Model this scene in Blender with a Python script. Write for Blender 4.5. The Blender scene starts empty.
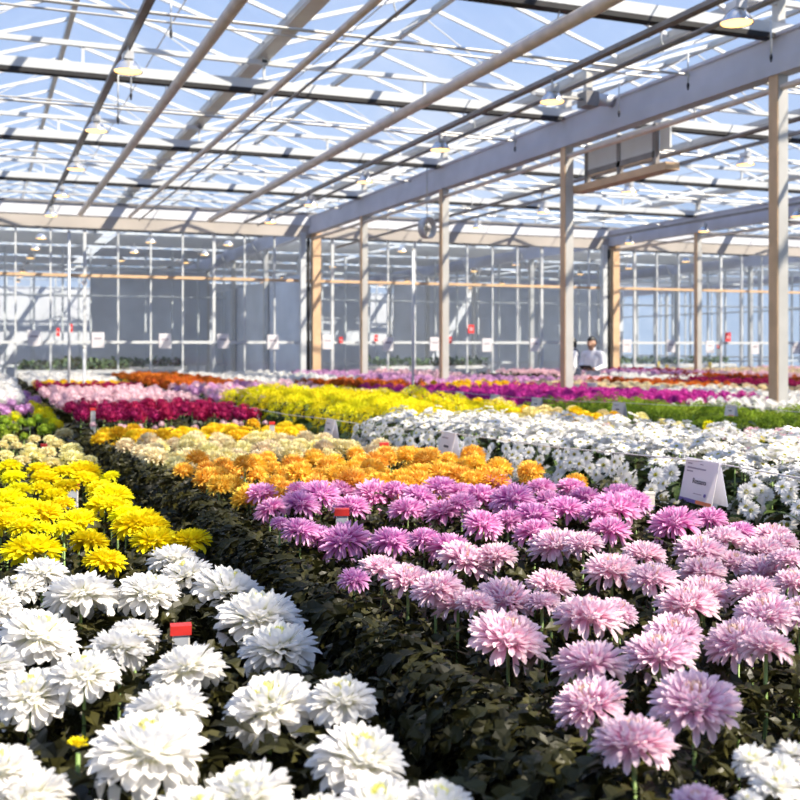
import bpy, math, random
import numpy as np
from mathutils import Vector, Matrix

random.seed(7)
RG = np.random.default_rng(7)
S = bpy.context.scene
COL = S.collection
PI = math.pi

# ------------------------------------------------------------------ camera frame
F = 1050.0                       # focal length in pixels of the 800 x 800 frame
ZC = 1.6                         # eye height
TH = math.atan(418 / F)          # heading, from the direction of the beds towards +X
HY = 346.0                       # horizon row
ST, CT = math.sin(TH), math.cos(TH)


def at_depth(px, py, d):
    u, v = (px - 400) / F, (HY - py) / F
    return Vector((d * (ST + u * CT), d * (CT - u * ST), ZC + v * d))


def at_z(px, py, z):
    return at_depth(px, py, (z - ZC) * F / (HY - py))


def at_y(px, py, Y):
    u = (px - 400) / F
    return at_depth(px, py, Y / (CT - u * ST))


def at_x(px, py, X):
    u = (px - 400) / F
    return at_depth(px, py, X / (ST + u * CT))


def pix(x, y, z):
    d = x * ST + y * CT
    r = x * CT - y * ST
    return 400 + F * r / d, HY - F * (z - ZC) / d, d


# ------------------------------------------------------------------ materials
def new_mat(name):
    m = bpy.data.materials.new(name)
    m.use_nodes = True
    nt = m.node_tree
    nt.nodes.clear()
    out = nt.nodes.new('ShaderNodeOutputMaterial')
    return m, nt, out


def mat(name, col, rough=0.5, metal=0.0, var=0.12, scale=8.0, spec=0.5, bump=0.0):
    m, nt, out = new_mat(name)
    p = nt.nodes.new('ShaderNodeBsdfPrincipled')
    tc = nt.nodes.new('ShaderNodeTexCoord')
    nz = nt.nodes.new('ShaderNodeTexNoise')
    nz.inputs['Scale'].default_value = scale
    nz.inputs['Detail'].default_value = 3
    rp = nt.nodes.new('ShaderNodeValToRGB')
    c = np.array(col[:3])
    rp.color_ramp.elements[0].color = (*(c * (1 - var)), 1)
    rp.color_ramp.elements[1].color = (*np.minimum(c * (1 + var), 1), 1)
    rp.color_ramp.elements[0].position = .3
    rp.color_ramp.elements[1].position = .7
    L = nt.links.new
    L(tc.outputs['Object'], nz.inputs['Vector'])
    L(nz.outputs['Fac'], rp.inputs['Fac'])
    L(rp.outputs['Color'], p.inputs['Base Color'])
    p.inputs['Roughness'].default_value = rough
    p.inputs['Metallic'].default_value = metal
    p.inputs['Specular IOR Level'].default_value = spec
    if bump:
        b = nt.nodes.new('ShaderNodeBump')
        b.inputs['Strength'].default_value = bump
        L(nz.outputs['Fac'], b.inputs['Height'])
        L(b.outputs['Normal'], p.inputs['Normal'])
    L(p.outputs['BSDF'], out.inputs['Surface'])
    return m


def petal_mat(name, base, tip, tint=0.10, transl=0.3, tip_pos=.6, hue=0.012):
    """petal colour runs from the petal's base to its tip (UV y); each bloom differs a little"""
    m, nt, out = new_mat(name)
    L = nt.links.new
    uv = nt.nodes.new('ShaderNodeUVMap')
    sp = nt.nodes.new('ShaderNodeSeparateXYZ')
    L(uv.outputs['UV'], sp.inputs['Vector'])
    rp = nt.nodes.new('ShaderNodeValToRGB')
    rp.color_ramp.elements[0].color = (*base, 1)
    rp.color_ramp.elements[0].position = .05
    rp.color_ramp.elements[1].color = (*tip, 1)
    rp.color_ramp.elements[1].position = tip_pos
    L(sp.outputs['Y'], rp.inputs['Fac'])
    oi = nt.nodes.new('ShaderNodeObjectInfo')
    geo = nt.nodes.new('ShaderNodeNewGeometry')
    add = nt.nodes.new('ShaderNodeMath'); add.operation = 'ADD'
    L(oi.outputs['Random'], add.inputs[0])
    L(geo.outputs['Random Per Island'], add.inputs[1])
    mr = nt.nodes.new('ShaderNodeMapRange')
    mr.inputs['From Max'].default_value = 2
    mr.inputs['To Min'].default_value = 1 - tint
    mr.inputs['To Max'].default_value = 1 + tint
    L(add.outputs[0], mr.inputs['Value'])
    hm = nt.nodes.new('ShaderNodeMapRange')
    hm.inputs['To Min'].default_value = .5 - hue
    hm.inputs['To Max'].default_value = .5 + hue
    L(oi.outputs['Random'], hm.inputs['Value'])
    hs = nt.nodes.new('ShaderNodeHueSaturation')
    L(hm.outputs['Result'], hs.inputs['Hue'])
    L(mr.outputs['Result'], hs.inputs['Value'])
    L(rp.outputs['Color'], hs.inputs['Color'])
    p = nt.nodes.new('ShaderNodeBsdfPrincipled')
    p.inputs['Roughness'].default_value = .6
    p.inputs['Specular IOR Level'].default_value = .25
    L(hs.outputs['Color'], p.inputs['Base Color'])
    t = nt.nodes.new('ShaderNodeBsdfTranslucent')
    L(hs.outputs['Color'], t.inputs['Color'])
    mx = nt.nodes.new('ShaderNodeMixShader')
    mx.inputs[0].default_value = transl
    L(p.outputs[0], mx.inputs[1]); L(t.outputs[0], mx.inputs[2])
    L(mx.outputs[0], out.inputs['Surface'])
    return m


def leaf_mat(name, dark, light, rough=.45, transl=.12):
    m, nt, out = new_mat(name)
    L = nt.links.new
    geo = nt.nodes.new('ShaderNodeNewGeometry')
    rp = nt.nodes.new('ShaderNodeValToRGB')
    rp.color_ramp.elements[0].color = (*dark, 1)
    rp.color_ramp.elements[1].color = (*light, 1)
    L(geo.outputs['Random Per Island'], rp.inputs['Fac'])
    p = nt.nodes.new('ShaderNodeBsdfPrincipled')
    p.inputs['Roughness'].default_value = rough
    p.inputs['Specular IOR Level'].default_value = .25
    L(rp.outputs['Color'], p.inputs['Base Color'])
    t = nt.nodes.new('ShaderNodeBsdfTranslucent')
    L(rp.outputs['Color'], t.inputs['Color'])
    mx = nt.nodes.new('ShaderNodeMixShader')
    mx.inputs[0].default_value = transl
    L(p.outputs[0], mx.inputs[1]); L(t.outputs[0], mx.inputs[2])
    L(mx.outputs[0], out.inputs['Surface'])
    return m


def glass_mat(name, clear=.86, haze=.35, tint=(.93, .97, 1.0)):
    """dusty greenhouse glass: mostly clear, a little reflection, a little scattering dust"""
    m, nt, out = new_mat(name)
    L = nt.links.new
    tr = nt.nodes.new('ShaderNodeBsdfTransparent'); tr.inputs['Color'].default_value = (*tint, 1)
    gl = nt.nodes.new('ShaderNodeBsdfGlossy'); gl.inputs['Roughness'].default_value = .05
    tl = nt.nodes.new('ShaderNodeBsdfTranslucent'); tl.inputs['Color'].default_value = (.9, .93, .96, 1)
    nz = nt.nodes.new('ShaderNodeTexNoise'); nz.inputs['Scale'].default_value = .7; nz.inputs['Detail'].default_value = 4
    tc = nt.nodes.new('ShaderNodeTexCoord')
    L(tc.outputs['Object'], nz.inputs['Vector'])
    mr = nt.nodes.new('ShaderNodeMapRange')
    mr.inputs['From Min'].default_value = .35; mr.inputs['From Max'].default_value = .7
    mr.inputs['To Min'].default_value = haze * .4; mr.inputs['To Max'].default_value = haze
    L(nz.outputs['Fac'], mr.inputs['Value'])
    m1 = nt.nodes.new('ShaderNodeMixShader'); m1.inputs[0].default_value = .5
    L(gl.outputs[0], m1.inputs[1]); L(tl.outputs[0], m1.inputs[2])
    m2 = nt.nodes.new('ShaderNodeMixShader')
    L(mr.outputs['Result'], m2.inputs[0])
    L(tr.outputs[0], m2.inputs[1]); L(m1.outputs[0], m2.inputs[2])
    L(m2.outputs[0], out.inputs['Surface'])
    return m


def emit_mat(name, col, strength):
    m, nt, out = new_mat(name)
    e = nt.nodes.new('ShaderNodeEmission')
    e.inputs['Color'].default_value = (*col, 1)
    e.inputs['Strength'].default_value = strength
    nt.links.new(e.outputs[0], out.inputs['Surface'])
    return m


M = {
    'galv': mat('galvanised steel', (.52, .51, .48), .45, .35, .08, 3),
    'white_steel': mat('white coated steel', (.56, .58, .59), .4, 0, .05, 3),
    'alu': mat('aluminium glazing bar', (.66, .68, .70), .4, .1, .05, 5),
    'beam': mat('grey screen cloth and beam', (.52, .52, .58), .6, 0, .10, 1.5),
    'dark_steel': mat('dark rail', (.22, .21, .21), .5, .3, .2, 4),
    'black_cloth': mat('black bundled screen', (.02, .02, .022), .8, 0, .3, 6),
    'pipe': mat('bare heating pipe', (.66, .56, .49), .45, .1, .12, 5),
    'tan': mat('tan steel', (.62, .42, .25), .5, 0, .12, 4),
    'soil': mat('dark soil', (.035, .028, .02), .95, 0, .5, 12, bump=.6),
    'concrete': mat('pale floor', (.55, .54, .52), .8, 0, .15, 1.2),
    'panel': mat('pale wall sheet', (.62, .63, .66), .6, 0, .08, .8),
    'board': mat('weathered grey board', (.42, .38, .34), .7, 0, .15, .6),
    'cloth': mat('added white shade cloth', (.62, .64, .68), .8, 0, .06, .5),
    'bluegrey': mat('blue grey screen', (.62, .65, .70), .7, 0, .12, .8),
    'paper': mat('white paper', (.86, .84, .86), .7, 0, .03, 6),
    'paper_skytint': mat('sky tinted white paper', (.72, .76, .92), .7, 0, .03, 6),  # white paper with the sky's bluish light put into its colour
    'ink': mat('black ink', (.05, .04, .06), .7, 0, .1),
    'ink_soft': mat('grey ink', (.38, .33, .38), .7, 0, .1),
    'violet': mat('violet print', (.16, .11, .35), .6, 0, .15, 20),
    'orange_print': mat('orange print', (.85, .22, .08), .6, 0, .15, 20),
    'red': mat('red plastic cap', (.50, .025, .02), .45, 0, .15, 30),
    'sign_red': mat('red sign', (.75, .04, .04), .5, 0, .1),
    'stake': mat('pale stake', (.72, .68, .60), .6, 0, .15, 30),
    'stake_grey': mat('grey stake face', (.36, .38, .42), .6, 0, .15, 30),
    'rope': mat('white cord', (.75, .72, .68), .7, 0, .1, 40),
    'stem': mat('green stem', (.16, .26, .06), .5, 0, .25, 20),
    'lamp_body': mat('lamp housing', (.62, .63, .65), .35, .4, .08, 10),
    'reflector': mat('lamp reflector', (.75, .74, .72), .25, .7, .05, 10),
    'bulb': emit_mat('sodium lamp glow', (1.0, .56, .18), 3.2),
    'cable': mat('black cable', (.03, .03, .03), .6),
    'skin': mat('skin', (.42, .24, .16), .55, 0, .06, 10),
    'hair': mat('black hair', (.012, .010, .009), .5, 0, .3, 60),
    'shirt': mat('white shirt', (.84, .83, .86), .75, 0, .04, 6),
    'trousers': mat('navy trousers', (.025, .03, .05), .8, 0, .2, 12),
    'vest': mat('navy vest', (.03, .04, .075), .75, 0, .2, 12),
    'shoe': mat('black shoe', (.02, .02, .02), .5),
    'tablet': mat('black tablet', (.02, .02, .025), .3),
    'yellow_plastic': mat('yellow card', (.85, .62, .04), .5, 0, .1),
    'plant_far': leaf_mat('distant plants', (.05, .09, .04), (.14, .20, .09)),
    'glass': glass_mat('dusty roof glass', haze=.05, tint=(.96, .98, 1.0)),
    'wall_glass': glass_mat('dusty wall glass', haze=.10, tint=(.93, .95, .97)),
    'leaf': leaf_mat('chrysanthemum leaf', (.011, .011, .004), (.058, .054, .014), .42, .15),
    'leaf_green': leaf_mat('fresh chrysanthemum leaf', (.02, .035, .010), (.08, .12, .03)),
}
for k_ in ('paper', 'paper_skytint'):            # light shows through thin paper
    nt_ = M[k_].node_tree
    pb_ = next(n for n in nt_.nodes if n.type == 'BSDF_PRINCIPLED')
    out_ = next(n for n in nt_.nodes if n.type == 'OUTPUT_MATERIAL')
    tl_ = nt_.nodes.new('ShaderNodeBsdfTranslucent'); tl_.inputs['Color'].default_value = (.92, .88, .88, 1)
    mx_ = nt_.nodes.new('ShaderNodeMixShader'); mx_.inputs[0].default_value = .45
    nt_.links.new(pb_.outputs[0], mx_.inputs[1]); nt_.links.new(tl_.outputs[0], mx_.inputs[2]); nt_.links.new(mx_.outputs[0], out_.inputs['Surface'])
P = {
    'white': petal_mat('white petals', (.84, .83, .66), (.93, .915, .89), .04, .42, .35, 0),
    'white_centre': petal_mat('greenish yellow young petals', (.55, .62, .06), (.82, .80, .30), .08),
    'daisy': petal_mat('white ray petals', (.84, .84, .66), (.93, .91, .885), .05, .35, .3, 0),
    'daisy_centre': petal_mat('olive yellow disc', (.30, .34, .02), (.62, .55, .05), .15),
    'yellow': petal_mat('yellow petals', (.88, .72, .008), (.94, .86, .012), .06, .35),
    'golden': petal_mat('golden petals', (.80, .48, .01), (.90, .66, .03), .10),
    'pale': petal_mat('pale straw petals', (.70, .58, .18), (.88, .80, .44), .12),
    'cream': petal_mat('cream petals', (.72, .52, .32), (.84, .74, .50), .16),
    'orange': petal_mat('orange petals', (.84, .40, .015), (.94, .60, .10), .10),
    'pink': petal_mat('orchid pink petals', (.66, .16, .52), (.93, .55, .80), .09, .38, .8),
    'blush': petal_mat('pale pink petals', (.80, .42, .61), (.95, .76, .84), .06, .38, .7),
    'blush_centre': petal_mat('cream young petals', (.75, .50, .28), (.85, .64, .55), .1),
    'lilac': petal_mat('lilac petals', (.50, .20, .46), (.74, .44, .68), .12),
    'magenta': petal_mat('magenta petals', (.40, .015, .22), (.62, .05, .38), .15),
    'crimson': petal_mat('crimson petals', (.20, .005, .05), (.38, .01, .09), .25),
    'rosy': petal_mat('light pink petals', (.70, .32, .42), (.88, .66, .70), .12),
    'rust': petal_mat('rust orange petals', (.42, .06, .01), (.66, .17, .02), .25),
    'green': petal_mat('lime green petals', (.12, .22, .01), (.30, .42, .03), .2),
    'purple': petal_mat('purple petals', (.46, .14, .42), (.68, .38, .66), .15),
    'spraygreen': petal_mat('green button petals', (.13, .23, .01), (.34, .46, .035), .25),
}


# ------------------------------------------------------------------ mesh building
class MB:
    def __init__(s):
        s.v, s.f, s.uv, s.mi, s.n = [], [], [], [], 0

    def add(s, v, faces, uv=None, mi=0):
        v = np.asarray(v, float).reshape(-1, 3)
        uv = np.zeros((len(v), 2)) if uv is None else np.asarray(uv, float)
        s.v.append(v); s.uv.append(uv)
        if isinstance(faces, np.ndarray):
            faces = [faces]
        for fa in faces:
            fa = np.asarray(fa, int)
            if fa.ndim == 1:
                fa = fa[None]
            s.f.append(fa + s.n); s.mi.append(np.full(len(fa), mi))
        s.n += len(v)
        return s

    def box(s, lo, hi, mi=0, mtx=None):
        x0, y0, z0 = lo; x1, y1, z1 = hi
        v = np.array([(x0, y0, z0), (x1, y0, z0), (x1, y1, z0), (x0, y1, z0), (x0, y0, z1), (x1, y0, z1), (x1, y1, z1), (x0, y1, z1)], float)
        if mtx is not None:
            v = np.array([mtx @ Vector(p) for p in v])
        return s.add(v, np.array([(0, 3, 2, 1), (4, 5, 6, 7), (0, 1, 5, 4), (1, 2, 6, 5), (2, 3, 7, 6), (3, 0, 4, 7)]), None, mi)

    def beam(s, a, b, w, h=None, mi=0, up=(0, 0, 1)):
        """a rectangular bar from a to b, w wide and h high"""
        h = h or w
        a, b, up = Vector(a), Vector(b), Vector(up)
        t = (b - a).normalized()
        if abs(t.dot(up)) > .98:
            up = Vector((0, 1, 0))
        sd = t.cross(up).normalized(); u = sd.cross(t)
        v = [p + sd * i * w / 2 + u * j * h / 2 for p in (a, b) for i, j in ((-1, -1), (1, -1), (1, 1), (-1, 1))]
        return s.add([tuple(p) for p in v], np.array([(3, 2, 1, 0), (4, 5, 6, 7), (0, 1, 5, 4), (1, 2, 6, 5), (2, 3, 7, 6), (3, 0, 4, 7)]), None, mi)

    def tube(s, pts, r, k=8, mi=0):
        pts = [Vector(p) for p in pts]
        rs = r if isinstance(r, (list, tuple)) else [r] * len(pts)
        V = []
        up = Vector((0, 0, 1))
        for i, p in enumerate(pts):
            t = (pts[min(i + 1, len(pts) - 1)] - pts[max(i - 1, 0)]).normalized()
            ref = up if abs(t.dot(up)) < .95 else Vector((1, 0, 0))
            a = t.cross(ref).normalized(); b = t.cross(a)
            V += [tuple(p + (a * math.cos(q) + b * math.sin(q)) * rs[i]) for q in [2 * PI * j / k for j in range(k)]]
        n = len(pts)
        q = np.array([(i * k + j, i * k + (j + 1) % k, (i + 1) * k + (j + 1) % k, (i + 1) * k + j) for i in range(n - 1) for j in range(k)])
        uv = np.array([(j / k, i / max(n - 1, 1)) for i in range(n) for j in range(k)])
        return s.add(V, [q, np.arange(k)[::-1], np.arange(k) + (n - 1) * k], uv, mi)

    def lathe(s, prof, k=20, mi=0, c=(0, 0, 0)):
        V = [(c[0] + r * math.cos(2 * PI * j / k), c[1] + r * math.sin(2 * PI * j / k), c[2] + z) for r, z in prof for j in range(k)]
        n = len(prof)
        q = np.array([(i * k + j, i * k + (j + 1) % k, (i + 1) * k + (j + 1) % k, (i + 1) * k + j) for i in range(n - 1) for j in range(k)])
        uv = np.array([(j / k, i / max(n - 1, 1)) for i in range(n) for j in range(k)])
        return s.add(V, q, uv, mi)

    def mesh(s, name, mats, smooth=False):
        me = bpy.data.meshes.new(name)
        v = np.concatenate(s.v); uv = np.concatenate(s.uv)
        lv = np.concatenate([f.ravel() for f in s.f])
        lt = np.concatenate([np.full(len(f), f.shape[1]) for f in s.f])
        ls = np.concatenate([[0], np.cumsum(lt)[:-1]])
        me.vertices.add(len(v)); me.vertices.foreach_set('co', v.ravel())
        me.loops.add(len(lv)); me.loops.foreach_set('vertex_index', lv.astype(np.int32))
        me.polygons.add(len(lt)); me.polygons.foreach_set('loop_start', ls.astype(np.int32))
        me.polygons.foreach_set('material_index', np.concatenate(s.mi).astype(np.int32))
        me.polygons.foreach_set('use_smooth', np.full(len(lt), smooth))
        ul = me.uv_layers.new(name='UVMap')
        ul.data.foreach_set('uv', uv[lv].ravel())
        me.update(calc_edges=True); me.validate()
        for m in (mats if isinstance(mats, (list, tuple)) else [mats]):
            me.materials.append(m)
        return me


def obj(name, me, parent=None, loc=(0, 0, 0), rot=None, scale=None, kind=None):
    o = bpy.data.objects.new(name, me)
    COL.objects.link(o)
    if parent is not None:
        o.parent = parent
    o.location = loc
    if rot is not None:
        o.rotation_euler = rot
    if scale is not None:
        o.scale = scale if hasattr(scale, '__len__') else (scale,) * 3
    if kind:
        o['kind'] = kind
    return o


def tag(o, label, cat, group=None, kind=None):
    if label: o['label'] = label
    if cat: o['category'] = cat
    if group: o['group'] = group
    if kind: o['kind'] = kind
    return o


def thing(name, label, cat, loc=(0, 0, 0), rotz=0, group=None):
    o = bpy.data.objects.new(name, None)
    COL.objects.link(o)
    o.empty_display_size = .05
    o.location = loc
    o.rotation_euler = (0, 0, rotz)
    return tag(o, label, cat, group)


def struct(name, mb, m, parent=None):
    return obj(name, mb.mesh(name, m), parent, kind='structure')


def struct_root(name):
    o = bpy.data.objects.new(name, None)
    COL.objects.link(o)
    o['kind'] = 'structure'
    return o


ORD = 'first second third fourth fifth sixth seventh eighth ninth tenth eleventh twelfth thirteenth fourteenth fifteenth sixteenth seventeenth eighteenth nineteenth twentieth'.split()

# ------------------------------------------------------------------ flower and leaf shapes
NS = 5


def petal(az, elev, curl, L, W, r0, z0, cup=.25, tip=.75, n=NS, lift=0.0, twist=0.0):
    """one petal: a cupped strip that leaves (r0, z0) at angle elev and bends by curl along its length"""
    s = np.linspace(0, 1, n + 1)
    ang = elev + curl * s
    ds = L / n
    r = r0 + np.concatenate([[0], np.cumsum(np.cos((ang[1:] + ang[:-1]) / 2) * ds)])
    z = z0 + np.concatenate([[0], np.cumsum(np.sin((ang[1:] + ang[:-1]) / 2) * ds)])
    w = W * (.45 + .55 * np.minimum(s / .55, 1))
    k = s > tip
    w[k] *= np.sqrt(np.maximum(1 - ((s[k] - tip) / (1 - tip)) ** 2, .03))
    nr, nz = -np.sin(ang), np.cos(ang)
    V = np.zeros((n + 1, 3, 3))
    for j, c in enumerate((-1, 0, 1)):
        h = cup * w * (abs(c) - .4) + twist * w * c
        rr, zz = r + nr * h, z + nz * h
        t = c * w * .5
        V[:, j, 0] = rr * math.cos(az) - t * math.sin(az)
        V[:, j, 1] = rr * math.sin(az) + t * math.cos(az)
        V[:, j, 2] = zz
    uv = np.stack([np.tile([0, .5, 1], n + 1), np.repeat(s, 3)], 1)
    q = np.array([(i * 3 + j, i * 3 + j + 1, i * 3 + j + 4, i * 3 + j + 3) for i in range(n) for j in (0, 1)])
    return V.reshape(-1, 3), q, uv


def bloom(rng, N, W, Lin, Lout, Rb, Hb, thmax=108, curl_in=35, curl_out=-22, cup=.35, tip=.68, jitter=.10, t0=0.0, n=NS, droop=0.0, lift=0):
    """a double bloom one unit across: short petals on a golden spiral over a domed heart, upright inside and spreading at the rim"""
    mb = MB()
    if n > 2:
        mb.lathe([(.001, -.75 * Hb), (.55 * Rb, -.55 * Hb), (.85 * Rb, 0), (.6 * Rb, .6 * Hb), (.001, .85 * Hb)], 8)
    for i in range(N):
        t = t0 + (1 - t0) * ((i + .5) / N) ** .62
        th = math.radians(thmax) * t
        az = i * 2.399963 + rng.normal(0, .12)
        el = PI / 2 - th + math.radians(lift) * t + rng.normal(0, jitter)
        cu = math.radians(curl_in + (curl_out - curl_in) * t) + rng.normal(0, jitter * 1.5)
        L = (Lin + (Lout - Lin) * t) * rng.uniform(.85, 1.12)
        if t > .86 and rng.random() < droop:
            el -= .4; cu -= .5; L *= 1.1
        w = W * (.6 + .4 * t) * rng.uniform(.85, 1.15)
        v, q, uv = petal(az, el, cu, L, w, Rb * math.sin(th), Hb * math.cos(th), cup, tip, n, twist=rng.normal(0, .12))
        mb.add(v, q, uv)
    return mb


def leaf(L, W, droop, fold=.6, lobes=True, n=9):
    s = np.linspace(0, 1, n + 1)
    ang = math.radians(18) - droop * s ** 1.3
    ds = L / n
    x = np.concatenate([[0], np.cumsum(np.cos(ang[1:]) * ds)])
    z = np.concatenate([[0], np.cumsum(np.sin(ang[1:]) * ds)])
    prof = np.array([.08, .10, .66, .62, .20, 1.0, .90, .26, .62, .06]) if lobes else np.sin(np.pi * np.clip(s, .03, .97)) ** .8
    w = W * prof
    sweep = np.array([0, 0, .03, .07, -.02, .04, .09, -.02, .05, .02]) * L if lobes else 0 * s
    V = np.zeros((n + 1, 3, 3))
    for j, c in enumerate((-1, 0, 1)):
        V[:, j, 0] = x + (sweep if c else 0)
        V[:, j, 1] = c * w * .5
        V[:, j, 2] = z + abs(c) * w * .5 * fold - abs(c) * (w * 1.6) ** 2 * 2
    uv = np.stack([np.tile([0, .5, 1], n + 1), np.repeat(s, 3)], 1)
    q = np.array([(i * 3 + j, i * 3 + j + 1, i * 3 + j + 4, i * 3 + j + 3) for i in range(n) for j in (0, 1)])
    return V.reshape(-1, 3), q, uv


LEAVES = [leaf(.095, .034, 1.5), leaf(.080, .030, 1.9), leaf(.100, .033, 1.2), leaf(.072, .028, 1.6)]
LEAVES_LOW = [leaf(.10, .05, 1.1, lobes=False, n=4), leaf(.09, .05, .6, lobes=False, n=4)]


def rot_z(v, a):
    c, s = math.cos(a), math.sin(a)
    return np.stack([v[:, 0] * c - v[:, 1] * s, v[:, 0] * s + v[:, 1] * c, v[:, 2]], 1)


def tilt(v, a, roll=0.0):
    c, s = math.cos(a), math.sin(a)
    v = np.stack([v[:, 0] * c - v[:, 2] * s, v[:, 1], v[:, 0] * s + v[:, 2] * c], 1)
    c, s = math.cos(roll), math.sin(roll)
    return np.stack([v[:, 0], v[:, 1] * c - v[:, 2] * s, v[:, 1] * s + v[:, 2] * c], 1)


def foliage_mesh(rng, n, z0, z1, sc=1.0, kind=LEAVES, m=None):
    """leaves spiralling down a stem whose tip is at z = 0"""
    mb = MB()
    for i in range(n):
        v, q, uv = kind[rng.integers(len(kind))]
        t = i / max(n - 1, 1)
        k = sc * (.54 + .46 * min(t * 2.2, 1)) * rng.uniform(.85, 1.15)
        v = tilt(v * k, rng.normal(.28 - .2 * t, .22), rng.normal(0, .3))
        v = v + np.array([.012, 0, 0])
        v = rot_z(v, i * 2.399963 + rng.normal(0, .25))
        v = v + np.array([0, 0, z0 + (z1 - z0) * t])
        mb.add(v, q, uv)
    return mb.mesh('foliage', m or M['leaf'], False)


rng = np.random.default_rng(11)
V_ = 4
HEADS = {}
HEADS['white'] = [bloom(rng, 150, .125, .15, .31, .19, .15, 108, 40, -28, .30, .70, .11, .16, 6, .45).mesh('white_bloom', P['white'], True) for _ in range(V_)]
CENTRE_WHITE = [bloom(rng, 30, .055, .11, .15, .05, .16, 60, 40, 25, .4, .7, .1, 0, 4).mesh('white_heart', P['white_centre'], True) for _ in range(2)]
HEADS['yellow'] = [bloom(rng, 165, .105, .13, .32, .19, .13, 106, 40, -20, .30, .68, .11, 0, 5, .25).mesh('yellow_bloom', P['yellow'], True) for _ in range(V_)]
HEADS['pink'] = [bloom(rng, 150, .075, .15, .33, .18, .15, 116, 40, -8, .55, .66, .13, 0, 6, .35).mesh('pink_bloom', P['pink'], True) for _ in range(V_)]
HEADS['blush'] = [bloom(rng, 165, .088, .15, .30, .20, .16, 110, 40, -2, .50, .68, .11, .14, 6, .25).mesh('blush_bloom', P['blush'], True) for _ in range(V_)]
CENTRE_BLUSH = [bloom(rng, 26, .05, .12, .15, .05, .17, 60, 45, 30, .4, .7, .1, 0, 4).mesh('blush_heart', P['blush_centre'], True) for _ in range(2)]
for k_ in ('orange', 'golden', 'pale', 'cream'):
    HEADS[k_] = [bloom(rng, 130, .10, .15, .26, .24, .20, 118, 40, -5, .4, .66, .12, 0, 4).mesh(k_ + '_bloom', P[k_], True) for _ in range(3)]
POM = dict(W=.12, Lin=.15, Lout=.19, Rb=.30, Hb=.28, thmax=135, curl_in=40, curl_out=30, n=3)
for k_ in ('purple', 'green', 'crimson', 'rosy', 'lilac', 'magenta', 'rust'):
    HEADS[k_] = [bloom(rng, 84, **POM).mesh(k_ + '_bloom', P[k_], True) for _ in range(3)]
HEADS['whitepom'] = [bloom(rng, 84, **POM).mesh('white_bloom', P['white'], True) for _ in range(3)]
HEADS['yellowpom'] = [bloom(rng, 84, **POM).mesh('yellow_bloom', P['yellow'], True) for _ in range(3)]


def daisy_parts(rng):
    a, b = MB(), MB()
    for k in range(2):
        n = 14
        for i in range(n):
            az = (i + .5 * k) * 2 * PI / n + rng.normal(0, .06)
            v, q, uv = petal(az, math.radians(16 - 8 * k) + rng.normal(0, .08), math.radians(-26) + rng.normal(0, .12), .44 * rng.uniform(.92, 1.06), .135, .07, -.015 * k, .2, .8, 4)
            a.add(v, q, uv)
    for i in range(34):
        v, q, uv = petal(i * 2.39996, math.radians(88 - 60 * i / 34), .2, .06, .05, .016 * math.sqrt(i), .03 - .0006 * i, .2, .6, 2)
        b.add(v, q, uv)
    return a.mesh('daisy_rays', P['daisy'], True), b.mesh('daisy_disc', P['daisy_centre'], True)


DAISY = [daisy_parts(rng) for _ in range(3)]


def low_bloom(rng, n=30, flat=.8):
    """a small pompom, light enough for the distant rows"""
    return bloom(rng, n, .20, .18, .24, .26, .24 * flat, 120, 35, 10, .35, .6, .15, 0, 2)


def spray_head(rng, n, r, per=16):
    """a cluster of small blooms topping one spray stem"""
    mb = MB()
    for i in range(n):
        t = math.sqrt((i + .5) / n)
        a = i * 2.4 + rng.normal(0, .2)
        d = rng.uniform(.060, .078)
        v = low_bloom(rng, per)
        c = np.array([r * t * math.cos(a), r * t * math.sin(a), -.06 * t * t * (r / .1) + rng.normal(0, .014)])
        for vv, ff, uu in zip(v.v, v.f, v.uv):
            pass
        allv = np.concatenate(v.v); allf = np.concatenate(v.f)
        w = tilt(allv * d, 0)
        # lean outwards
        w = rot_z(tilt(rot_z(w, -a), -.5 * t), a)
        mb.add(w + c, allf, np.concatenate(v.uv))
    return mb


SPRAY = {}
for k_, pm in (('yellow', 'yellow'), ('green', 'spraygreen')):
    SPRAY[k_] = [spray_head(rng, 17, .12).mesh(k_ + '_spray', P[pm], True) for _ in range(4)]

FOL = [foliage_mesh(rng, 20, -.05, -.62, 1.15) for _ in range(5)]
FOL_FRESH = [foliage_mesh(rng, 20, -.06, -.62, 1.1, m=M['leaf_green']) for _ in range(3)]
FOL_LOW = [foliage_mesh(rng, 16, -.05, -.60, 1.25, kind=LEAVES_LOW) for _ in range(4)]
STEM = MB().tube([(0, 0, -1), (.004, 0, -.6), (0, .004, -.3), (0, 0, 0)], [.0045, .004, .0036, .0034], 6).mesh('stem', M['stem'], True)


def ztop(Y):
    if Y < 4: return 1.10
    if Y < 8: return 1.10 - .10 * (Y - 4) / 4
    if Y < 14: return 1.0 - .05 * (Y - 8) / 6
    return .95


KIND_NAME = {'white': 'white_chrysanthemum', 'yellow': 'yellow_chrysanthemum', 'pink': 'orchid_pink_chrysanthemum', 'blush': 'pale_pink_chrysanthemum',
             'orange': 'orange_chrysanthemum', 'golden': 'golden_chrysanthemum', 'pale': 'straw_chrysanthemum', 'cream': 'cream_chrysanthemum',
             'purple': 'purple_pompom_chrysanthemum', 'green': 'green_pompom_chrysanthemum', 'crimson': 'crimson_chrysanthemum', 'rosy': 'light_pink_chrysanthemum',
             'lilac': 'lilac_chrysanthemum', 'magenta': 'magenta_chrysanthemum', 'rust': 'rust_chrysanthemum', 'whitepom': 'white_pompom_chrysanthemum', 'yellowpom': 'yellow_pompom_chrysanthemum'}
COUNT = {}


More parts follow.
